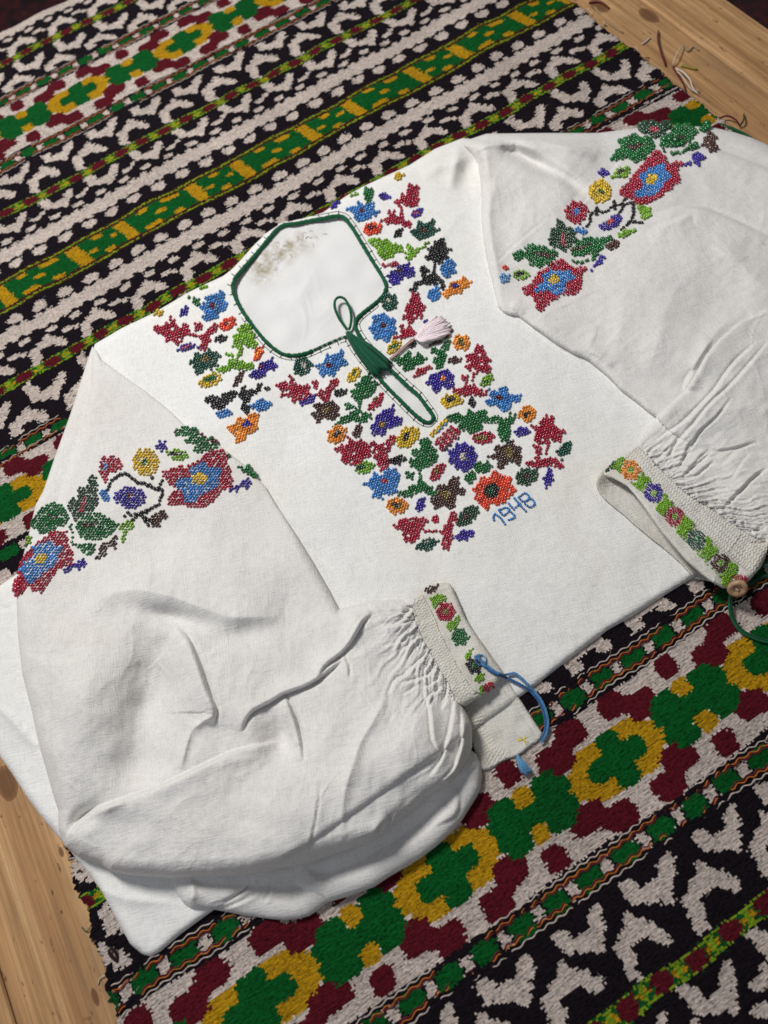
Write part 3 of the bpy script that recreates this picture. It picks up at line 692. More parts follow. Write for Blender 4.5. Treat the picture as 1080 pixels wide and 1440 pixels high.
ROLL_A = np.array([(225, 1205), (242, 1239), (249, 1258), (258, 1270), (268, 1277), (287, 1277), (312, 1281), (332, 1285), (356, 1289), (378, 1292), (400, 1294), (420, 1292), (435, 1288), (448, 1279), (462, 1268), (470, 1230), (440, 1200), (330, 1205)], float)
ROLL_B = np.array([(402, 1205), (408, 1229), (416, 1244), (424, 1252), (434, 1259), (447, 1265), (461, 1269), (495, 1259), (527, 1247), (549, 1232), (572, 1219), (593, 1206), (615, 1189), (637, 1169), (651, 1152), (662, 1134), (671, 1120), (676, 1108), (678, 1090), (677, 1075), (670, 1060), (655, 1050), (620, 1080), (560, 1130), (480, 1180)], float)
def z_roll_a(x, y):
    e, d = edge_prof(ROLL_A, x, y, 22); f = np.clip(d / 8, 0, 1); z = np.where(inside(BODY, x, y), z_body(x, y), .0042) + .001 + .0070 * e - .003 * np.clip((d - 24) / 20, 0, 1)
    for l in ([(292, 1276), (320, 1266), (345, 1252), (360, 1236)], [(300, 1281), (330, 1272), (356, 1258), (368, 1240)], [(372, 1270), (380, 1250), (384, 1236)], [(330, 1262), (350, 1246), (354, 1234)]): z = z + f * crease(x, y, l, .0012, 6, .0003, 5, .0016, 1.9)
    return z + ridge(x, y, [(270, 1240), (272, 1258), (266, 1270)], .002, 8) + .0004 * fbm(x, y, 50, 2)
def z_roll_b(x, y):
    e, d = edge_prof(ROLL_B, x, y, 24); f = np.clip(d / 8, 0, 1)
    z = .0048 + .0012 + .0095 * e - .0060 * np.clip((d - 24) / 26, 0, 1)
    z = z + f * (crease(x, y, zc(3.176, 360, 1040, [(900, 215), (910, 280), (890, 340), (800, 390)]), .0012, 9, 0, 8, .0008, 2.6) + crease(x, y, zc(3.176, 360, 1040, [(1000, 95), (940, 160), (880, 190)]), .0012, 8, 0, 6, .001, 2))
    return z + .0005 * fbm(x, y, 70, 5)
FLAP = np.array([(700, 944), (709, 950), (722, 970), (736, 990), (750, 1012), (763, 1031), (761, 1038), (752, 1045), (743, 1051), (735, 1058), (726, 1064), (716, 1067), (706, 1071), (697, 1077), (688, 1082), (680, 1084), (676, 1082), (672, 1068), (666, 1052), (661, 1030), (657, 1010), (650, 988), (675, 965)], float)
def z_flap(x, y):
    e, d = edge_prof(FLAP, x, y, 5)
    z = .0045 + .0022 * np.clip(inside(BODY, x, y) * 1.0, 0, 1) * 0 + .0040 * np.clip((1000 - y) / 60, 0, 1) + .0018 * e + .0004 * fbm(x, y, 40, 4)
    z = np.where(inside(BODY, x, y), np.maximum(z, z_body(x, y) + .0008 + .0008 * e), z)
    dd, s, t = seg_dist([(660, 1000), (668, 1030), (688, 1060), (706, 1071)], x, y)
    z = z + np.where(dd < 16, .0005 * np.sin(t * 85 / 4.6 * 6.283 + 1.2 * np.sin(dd / 6 * 6.283)), 0) + .0007 * np.exp(-((seg_dist([(712, 960), (736, 994), (760, 1030)], x, y)[0] - 7) / 1.6) ** 2) * -1
    return z

SLEEVE_R = np.array([(652, 205), (660, 196), (684, 188), (721, 187.5), (762, 187), (800, 187), (840, 187), (857, 185), (880, 182), (904, 179), (930, 176), (966, 177), (1002, 179), (1033, 186), (1058, 194), (1080, 204), (1140, 240), (1140, 640), (1000, 640), (940, 606), (922, 586), (909, 577), (896, 566), (871, 547), (862, 537), (852, 527), (840, 517), (827, 506), (818, 501), (806, 497), (782, 483), (754, 463), (740, 453), (728, 444), (718, 443), (708, 439.5), (700, 431), (695, 409), (687, 377), (680, 340), (677, 310), (677, 280), (676, 255), (672, 230), (662, 214)], float)
H_R = ctrl([(660, 210, .002), (690, 216, .014), (704, 250, .016), (730, 203, .017), (800, 212, .017), (770, 270, .014), (690, 330, .006), (740, 330, .009), (800, 330, .010), (720, 420, .004), (780, 420, .007), (860, 210, .006), (900, 260, .010), (960, 220, .009), (1050, 260, .012), (900, 400, .016), (1000, 360, .018), (1080, 400, .020), (820, 480, .005), (900, 540, .006), (940, 470, .014), (1000, 480, .012), (1080, 500, .010), (980, 560, .006), (1100, 600, .006)])
STK_R = [(zc(3.857, 560, 170, [(600, 135), (660, 165), (720, 215), (800, 258), (900, 300), (985, 380)]), .0034, 20, .0036, 15, .0030, 6), (zc(3.857, 560, 170, [(432, 175), (452, 240), (458, 330)]), 0, 8, .0034, 14, .0016, 4),
         (zc(4.909, 680, 280, [(60, 470), (200, 330), (330, 220), (440, 130)]), .0003, 6, .0, 6, .0006, 1.4), ([(800, 306), (835, 268), (865, 232), (890, 205)], .0004, 6, .0, 6, .0006, 1.4),
         (zc(3.857, 800, 160, [(440, 560), (560, 515), (700, 508), (850, 560), (960, 610), (1080, 665)]), .0020, 22, .0, 20, .0012, 5), (zc(3.857, 800, 160, [(420, 640), (520, 600), (660, 545)]), .0016, 18, 0, 12, .0004, 4),
         (zc(3.6, 660, 380, [(200, 180), (225, 205), (260, 240)]), .0, 7, .002, 8, .0016, 2.5), (zc(3.6, 660, 380, [(655, 270), (635, 350), (595, 425)]), .0010, 14, .0006, 12, .0003, 3), (zc(3.6, 660, 380, [(600, 425), (640, 430), (720, 500)]), 0, 6, .001, 12, 0, 3),
         (zc(4.154, 820, 420, [(640, 420), (600, 480), (592, 535)]), .0, 8, .0022, 14, .0014, 3), (zc(4.154, 820, 420, [(760, 240), (690, 340), (640, 430)]), .0016, 20, 0, 12, .0, 4)]
RDG_R = [([(1000, 320), (1040, 370), (1090, 420)], .0016, 24), ([(965, 380), (935, 440), (912, 530)], .0014, 22), ([(880, 420), (870, 470), (868, 520)], .0009, 18), (zc(3.857, 560, 170, [(415, 190), (440, 158), (500, 132), (570, 128), (620, 150)]), .0042, 10), ([(690, 250), (686, 310), (694, 370), (706, 425)], .0020, 11), ([(965, 545), (985, 505), (1010, 465), (1050, 440)], .0014, 12)]
def z_sleeve_r(x, y, sink=True):
    H = np.clip(H_R(x, y), .0015, None); w = 6 + H * 900
    e, d = edge_prof(SLEEVE_R, x, y, w)
    lift = .0012 + .0010 * np.clip((x - 690) / 60, 0, 1) * np.clip((y - 420) / 40, 0, 1)
    z = np.where(inside(BODY, x, y), z_body(x, y), .0042) + lift + H * e; f = np.clip(d / 12, 0, 1)
    for l, aR, wR, aL, wL, g, gw in STK_R: z = z + f * crease(x, y, l, aR, wR, aL, wL, g, gw)
    for l, a, w_ in RDG_R: z = z + f * ridge(x, y, l, a, w_)
    da, sa, ta = seg_dist(np.concatenate([ALL_R, ALL_R[:1]]), x, y); din = np.where(inside(ALL_R, x, y), da, 0)
    z = z - np.clip((din - 6) / 16, 0, 1) * (z - .0090) * .85 * sink
    return z + f * (blob(x, y, 742, 223, 46, 12, 28, -.0165) + blob(x, y, 805, 258, 30, 9, 40, -.005) + ridge(x, y, [(690, 199), (740, 197), (790, 205), (840, 222)], .0025, 8) + .0013 * fbm(x, y, 170, 8) + .0004 * fbm(x, y, 60, 9) + .00012 * fbm(x, y, 24, 10) + .42 * rumple(x, y, 1))

CUFF_R_IN = [(875, 642), (886, 652), (905, 670), (925, 692), (948, 714), (972, 737), (996, 757), (1020, 777), (1044, 797), (1061, 808)]
SMK_R_IN = [(897, 627), (915, 645), (935, 666), (952, 683), (969, 697), (986, 708), (1003, 717), (1018, 728), (1032, 738), (1048, 748), (1063, 757), (1082, 764)]
CUFF_R = np.array(CUFF_R_IN + [(1055, 815), (1049, 819), (1038, 826), (1026, 828), (1016, 827), (998, 817), (981, 803), (964, 788), (946, 767), (928, 745), (916, 728), (904, 711), (893, 696), (882, 684), (872, 678), (862, 673), (853, 671), (848, 668), (850, 662), (858, 653), (866, 646)], float)
SMK_R = np.array(SMK_R_IN + [(1076, 785), (1070, 798), (1061, 808)] + CUFF_R_IN[::-1][1:], float)
FA_TOP = [(875, 642), (880, 635), (890, 625), (909, 604), (923, 586), (945, 565), (964, 548), (978, 526), (992, 500), (1012, 476), (1040, 452), (1075, 436), (1140, 420)]
FORE_R = np.array([(897, 627)] + FA_TOP[3:] + [(1140, 760), (1100, 768)] + SMK_R_IN[::-1][:-1], float)
ALL_R = np.array(FA_TOP + [(1140, 760), (1085, 775), (1076, 785), (1061, 808), (1049, 819), (1026, 828), (1016, 827), (998, 817), (964, 788), (928, 745), (904, 711), (882, 684), (862, 673), (848, 668), (858, 653), (866, 646)], float)
H_F = ctrl([(870, 655, .002), (900, 680, .003), (960, 750, .003), (1020, 800, .003), (930, 610, .004), (960, 640, .007), (1000, 690, .008), (1050, 740, .007), (980, 560, .005), (1010, 520, .004), (1060, 460, .002), (1020, 600, .011), (1060, 560, .010), (1080, 650, .014), (1050, 680, .012)])
G8 = lambda *p: zc(4.154, 820, 420, p)
G9 = lambda *p: zc(4.909, 860, 560, p)
STK_F = [(G8((1010, 250), (900, 350), (835, 425), (780, 510), (720, 580), (640, 660), (560, 735), (490, 782), (415, 830)), .0, 8, .0026, 16, .0024, 2.3), (G8((1080, 245), (960, 390), (840, 520), (750, 600), (650, 720), (560, 825), (520, 880), (500, 930)), .0010, 10, .0024, 13, .0022, 2.4),
         (G8((870, 570), (780, 690), (690, 770), (640, 850), (600, 920), (560, 970)), .0018, 12, .0004, 8, .0016, 2.2), (G8((740, 880), (680, 930), (620, 1000), (575, 1045)), .0014, 8, 0, 6, .0018, 2.0), (G8((1020, 835), (900, 872), (800, 890), (740, 885)), .0014, 10, .0, 8, .0014, 2.2), (G8((560, 790), (530, 850), (460, 900)), .0012, 6, 0, 5, .0016, 1.9),
         (G9((1075, 480), (980, 550), (880, 650), (800, 730), (760, 770)), .0020, 12, .0, 8, .0026, 2.3), (G9((690, 365), (620, 430), (540, 500), (490, 545)), .0014, 7, 0, 6, .0016, 1.9), (G9((710, 430), (650, 480), (570, 545)), .0012, 6, 0, 6, .0016, 1.9), (G9((455, 290), (420, 350), (400, 400), (360, 435)), .0012, 6, 0, 5, .0018, 1.9),
         (G9((560, 290), (520, 350), (490, 440), (455, 485)), .0013, 7, 0, 6, .0018, 1.9), (G9((860, 900), (960, 922), (1080, 888)), .0016, 9, .0004, 6, .0024, 2.2), (G9((960, 1000), (1040, 1002), (1080, 985)), .0014, 7, .0, 6, .0020, 2.0), (G9((760, 470), (790, 420), (900, 340), (1000, 300)), .0012, 12, .0008, 12, .0006, 3), (G9((830, 560), (900, 440), (970, 370)), .0008, 9, 0, 9, .0006, 2), (G9((960, 690), (1000, 715), (1050, 700)), .0010, 9, .0, 9, .0008, 3)]
def z_fore_r(x, y):
    H = np.clip(H_F(x, y), .001, None); w = 4 + H * 800
    e, d = edge_prof(ALL_R, x, y, w); f = np.clip(d / 8, 0, 1)
    base = np.maximum(np.where(inside(BODY, x, y), z_body(x, y), .0042), np.where(inside(SLEEVE_R, x, y), z_sleeve_r(x, y, False), 0))
    dl, s, t = seg_dist([(848, 668), (882, 684), (928, 745), (998, 817), (1026, 828)], x, y)
    lift = np.maximum(.0140 * np.exp(-(dl / 60) ** 2) * np.clip(.45 + t * 1.4, 0, 1) * np.clip((1.10 - t) * 5, .5, 1), .0012)
    z = np.where(y > 600, np.where(inside(BODY, x, y), .0088, .0075), base) + lift * (y > 600) + .0012 * (y <= 600) + H * e
    bl = np.clip((y - 575) / 60, 0, 1); z2 = .0088 + lift + H * e; z = (1 - bl) * (base + .0012 + H * e) + bl * z2
    for l, aR, wR, aL, wL, g, gw in STK_F: z = z + f * crease(x, y, l, aR * .5, wR, aL * .5, wL, g * .95, gw * .8)
    return z + f * (.0005 * fbm(x, y, 60, 2) + .00014 * fbm(x, y, 24, 3)) + gathers(x, y, SMK_R_IN, -1, .0018, 21, 5.4, 5) + gathers(x, y, SMK_R_IN, -1, .0018, 42, 12, 6) + f * .45 * rumple(x, y, 5)
z_smock_r = lambda x, y: z_fore_r(x, y) + smock(x, y, CUFF_R_IN, 4)
z_cuff_r = lambda x, y: z_fore_r(x, y) + .0006 + .0006 * np.exp(-(seg_dist([(862, 673), (882, 684), (904, 711), (928, 745), (964, 788), (998, 817), (1020, 828)], x, y)[0] / 4) ** 2)
UNDER_R = np.array([(850, 660), (842, 668), (838, 680), (840, 690), (850, 702), (862, 712), (877, 724), (890, 736), (902, 746), (915, 757), (930, 768), (944, 780), (956, 791), (967, 803), (977, 814), (1000, 818), (1020, 820), (1000, 780), (950, 720), (900, 670), (868, 655)], float)
def z_under_r(x, y):
    dl, s, t = seg_dist([(838, 684), (850, 702), (877, 724), (915, 757), (956, 791), (977, 814)], x, y)
    return z_body(x, y) + .0008 + .0016 * np.exp(-(dl / 4.5) ** 2) + .0075 * np.exp(-((x - 843) ** 2 + (y - 667) ** 2) / 15 ** 2) + .0005 * np.exp(-((seg_dist([(868, 705), (900, 728), (935, 748)], x, y)[0]) / 3) ** 2)

# ---- build the cloth parts
BACK = np.array([(318, 404), (328, 384), (342, 367), (357, 351), (376, 333), (394, 320), (420, 313), (452, 306), (480, 304), (500, 315), (530, 350), (556, 400), (540, 440), (530, 470), (580, 530), (625, 585), (612, 610), (590, 606), (540, 560), (480, 500), (420, 516), (370, 500), (335, 450)], float)
def z_back(x, y): return .0064 + .7 * rumple(x, y, 3) + .0009 * fbm(x, y, 60, 2) + .0004 * fbm(x, y, 90, 4) + blob(x, y, 560, 560, 60, 60, 0, .0008) + ridge(x, y, [(380, 350), (420, 400), (500, 420)], .0005, 20)
front_panel = cloth_obj('front_panel', [cloth_mesh(BODY, z_body, 4.0, hole=NECK, drop=.0035)], M_BODY, blouse)
bv_, bf_ = cloth_mesh(BACK, z_back, 2.2, drop=.001)
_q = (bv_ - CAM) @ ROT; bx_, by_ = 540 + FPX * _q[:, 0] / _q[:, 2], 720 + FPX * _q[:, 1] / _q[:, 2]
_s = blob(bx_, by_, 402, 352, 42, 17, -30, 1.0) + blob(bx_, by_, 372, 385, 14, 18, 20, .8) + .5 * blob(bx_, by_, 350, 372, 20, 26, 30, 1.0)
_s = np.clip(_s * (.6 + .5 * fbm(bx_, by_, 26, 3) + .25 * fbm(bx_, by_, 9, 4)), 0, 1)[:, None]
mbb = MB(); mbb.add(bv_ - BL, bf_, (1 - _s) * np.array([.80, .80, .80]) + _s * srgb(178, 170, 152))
m_bk, nt_, b_ = mat_base('inside_linen'); nt_.links.new(attr(nt_), b_.inputs['Base Color']); b_.inputs['Roughness'].default_value = .9
bump(nt_, noise(nt_, objco(nt_), 900, 3), .0006, .6, b_)
back_panel = mbb.build('back_panel', m_bk, blouse)
sleeve_l = cloth_obj('sleeve', [cloth_mesh(SLEEVE_L, z_sleeve_l, 1.7, drop=.006, inset=7), cloth_mesh(ROLL_A, z_roll_a, 2.6, drop=.005), cloth_mesh(ROLL_B, z_roll_b, 2.8, drop=.006, inset=8)], M_SLEEVE, blouse)
sleeve_r = cloth_obj('sleeve', [cloth_mesh(SLEEVE_R, z_sleeve_r, 2.2, drop=.004), cloth_mesh(FORE_R, z_fore_r, 1.6, drop=.003)], M_SLEEVE, blouse)
smock_l = cloth_obj('smocking', [cloth_mesh(SMK_L, z_smock_l, 1.25, drop=.002)], M_CUFF, blouse)
smock_r = cloth_obj('smocking', [cloth_mesh(SMK_R, z_smock_r, 1.25, drop=.002)], M_CUFF, blouse)
cuff_l = cloth_obj('cuff', [cloth_mesh(CUFF_L, z_cuff_l, 2.0, drop=.002), cloth_mesh(FLAP, z_flap, 1.6, drop=.0015, inset=4)], M_CUFF, blouse)
cuff_r = cloth_obj('cuff', [cloth_mesh(CUFF_R, z_cuff_r, 1.8, drop=.0016, inset=3), cloth_mesh(UNDER_R, z_under_r, 2.2, drop=.001)], M_CUFF, blouse)
sleeve_l['label'] = 'puffed sleeve folded over itself with deep creases'; cuff_l['label'] = 'open cuff with blue cord'
sleeve_r['label'] = 'flat sleeve bent back towards its cuff'; cuff_r['label'] = 'buttoned cuff with green cord'

# ------------------------------------------------------------------ bead embroidery: every motif is a part of the cloth it is sewn to
CRIM, BLU, PUR, DGR, LIME, YELW, ORAN, RORG, BLAC, BROW, TEAL, OLIV, PINK, CREM, DRED, GREY, RPNK, LBLU, MGRN = range(19)
BC = np.array([srgb(168, 26, 58), srgb(62, 130, 198), srgb(58, 40, 152), srgb(20, 106, 50), srgb(122, 172, 42), srgb(214, 180, 36), srgb(234, 146, 40), srgb(226, 74, 42), srgb(30, 27, 30), srgb(78, 50, 42), srgb(22, 80, 66), srgb(124, 108, 48), srgb(196, 140, 140), srgb(206, 198, 180), srgb(96, 20, 34), srgb(168, 164, 156), srgb(176, 60, 74), srgb(104, 160, 206), srgb(42, 78, 54)])
# bead template: short barrel along x
_a = np.arange(6) / 6 * 6.2832
_rings = [(-.5, .62), (-.22, 1.0), (.22, 1.0), (.5, .62)]
BT = np.array([(t, r * math.cos(q), r * math.sin(q)) for t, r in _rings for q in _a] + [(-.44, 0, 0), (.44, 0, 0)])
BF = []
for r in range(3):
    for j in range(6): BF.append((r * 6 + j, r * 6 + (j + 1) % 6, r * 6 + 6 + (j + 1) % 6, r * 6 + 6 + j))
for j in range(6): BF.append((24, (j + 1) % 6, j, j)); BF.append((25, 18 + j, 18 + (j + 1) % 6, 18 + (j + 1) % 6))
BF = np.array(BF)

def frame_at(zf, x, y):
    z = zf(x, y); P = W(x, y, z); A = W(x + 1.5, y, zf(x + 1.5, y)) - P; B = W(x, y + 1.5, zf(x, y + 1.5)) - P
    N = np.cross(B, A); N /= np.linalg.norm(N, axis=1)[:, None]
    return P, A / 1.5, B / 1.5, N
def beads(name, parent, zf, x, y, ang, ci, ln=4.7, dia=3.9, hole=None, lift=.35):
    """beads at photo positions x,y with bead axis angle (degrees, screen)"""
    x = np.asarray(x, float); y = np.asarray(y, float); n = len(x)
    if n == 0: return None
    ang = np.radians(np.broadcast_to(np.asarray(ang, float), (n,)) + RNG.normal(0, 9, n))
    P, A, B, N = frame_at(zf, x, y)
    T = A * np.cos(ang)[:, None] + B * np.sin(ang)[:, None]; s = np.linalg.norm(T, axis=1); T /= s[:, None]
    Y = np.cross(N, T); 
    k = RNG.uniform(.90, 1.10, n); L = s * ln * k; D = s * dia / 2 * RNG.uniform(.92, 1.08, n)
    tilt = RNG.normal(0, .10, n)
    T = T + N * tilt[:, None]; T /= np.linalg.norm(T, axis=1)[:, None]
    Cn = P + N * (D * lift * 2)[:, None]
    V = Cn[:, None] + BT[None, :, 0:1] * (T * L[:, None])[:, None] + BT[None, :, 1:2] * (Y * D[:, None])[:, None] + BT[None, :, 2:3] * (N * D[:, None])[:, None]
    F = (BF[None] + np.arange(n)[:, None, None] * 26).reshape(-1, 4)
    c = BC[np.asarray(ci)] * np.clip(RNG.normal(1, .20, n), .5, 1.7)[:, None] + RNG.uniform(0, .012, n)[:, None]
    mb = MB(); mb.add(V.reshape(-1, 3) - BL, F, np.repeat(c, 26, 0)); return mb.build(name, M_BEAD, parent)

# shapes, all in photo pixels
def E(c, cx, cy, rx, ry, rot=0): return ('e', c, cx, cy, rx, ry, rot)
def PG(c, pts): return ('p', c, np.asarray(pts, float))
def LF(c, cx, cy, L, Wd, rot):                        # pointed leaf
    t = np.linspace(0, 1, 9); w = np.sin(np.pi * t) ** .8 * Wd / 2; xx = (t - .5) * L
    q = np.concatenate([np.stack([xx, w], -1), np.stack([xx[::-1], -w[::-1]], -1)]); r = math.radians(rot)
    return ('p', c, np.stack([cx + q[:, 0] * math.cos(r) - q[:, 1] * math.sin(r), cy + q[:, 0] * math.sin(r) + q[:, 1] * math.cos(r)], -1))
def ST(c, cx, cy, n, ro, ri, rot=0, sq=1.0, sr=0):     # scalloped flower
    t = np.arange(n * 8) / (n * 8) * 6.2832; r = ri + (ro - ri) * (.5 + .5 * np.cos(n * (t - math.radians(rot))))
    x = r * np.cos(t); y = r * np.sin(t) * sq; a = math.radians(sr)
    return ('p', c, np.stack([cx + x * math.cos(a) - y * math.sin(a), cy + x * math.sin(a) + y * math.cos(a)], -1))
def in_shape(s, x, y):
    if s[0] == 'p': return inside(s[2], x, y)
    _, c, cx, cy, rx, ry, rot = s; a = math.radians(rot); u = (x - cx) * math.cos(a) + (y - cy) * math.sin(a); v = -(x - cx) * math.sin(a) + (y - cy) * math.cos(a)
    return (u / rx) ** 2 + (v / ry) ** 2 < 1
def bbox(s):
    if s[0] == 'p': return s[2].min(0), s[2].max(0)
    r = max(s[4], s[5]); return np.array([s[2] - r, s[3] - r]), np.array([s[2] + r, s[3] + r])
def motif(name, parent, zf, shapes, rows=44, pitch=(3.85, 3.6), axis=-58, clip=None, sz=1.0, er=0.3):
    lo = np.min([bbox(s)[0] for s in shapes], 0) - 4; hi = np.max([bbox(s)[1] for s in shapes], 0) + 4
    c0 = (lo + hi) / 2; R = np.linalg.norm(hi - lo) / 2 + 4; a = math.radians(rows); p0, p1 = pitch[0] * sz, pitch[1] * sz
    i = np.arange(-int(R / p0) - 1, int(R / p0) + 2); j = np.arange(-int(R / p1) - 1, int(R / p1) + 2)
    I, J = np.meshgrid(i, j); u = (I + .5 * (J % 2)) * p0; v = J * p1
    x = (c0[0] + u * math.cos(a) - v * math.sin(a)).ravel(); y = (c0[1] + u * math.sin(a) + v * math.cos(a)).ravel()
    x = x + RNG.normal(0, .38, x.shape); y = y + RNG.normal(0, .38, y.shape)
    ci = -np.ones(x.shape, int)
    for k_, s in enumerate(shapes):
        m_ = in_shape(s, x, y)
        if s[0] == 'p' and k_ == 0 and m_.any(): m_[m_] = seg_dist(np.concatenate([s[2], s[2][:1]]), x[m_], y[m_])[0] > er
        ci[m_] = s[1]
    ok = (ci >= 0) & (RNG.uniform(0, 1, x.shape) > (.05 if name == 'beaded_sprig' else .0))
    if clip is not None: ok &= clip(x, y)
    if not ok.any(): return None
    return beads(name, parent, zf, x[ok], y[ok], axis, ci[ok], 4.15 * sz, 3.4 * sz)
def vine(name, parent, zf, lines, c, pitch=5.2, dia=4.4):
    X, Y, Aa = [], [], []
    for l in lines:
        n = max(2, int(path_len(l) / pitch) + 1); p = smooth_path(l, n); d = np.gradient(p, axis=0)
        X.append(p[:, 0]); Y.append(p[:, 1]); Aa.append(np.degrees(np.arctan2(d[:, 1], d[:, 0])))
    X, Y, Aa = map(np.concatenate, (X, Y, Aa)); jt = .1 if name == 'beaded_numeral' else .5; return beads(name, parent, zf, X + RNG.normal(0, jt, len(X)), Y + RNG.normal(0, jt, len(X)), Aa + 25, np.full(len(X), c), pitch * .95, dia)

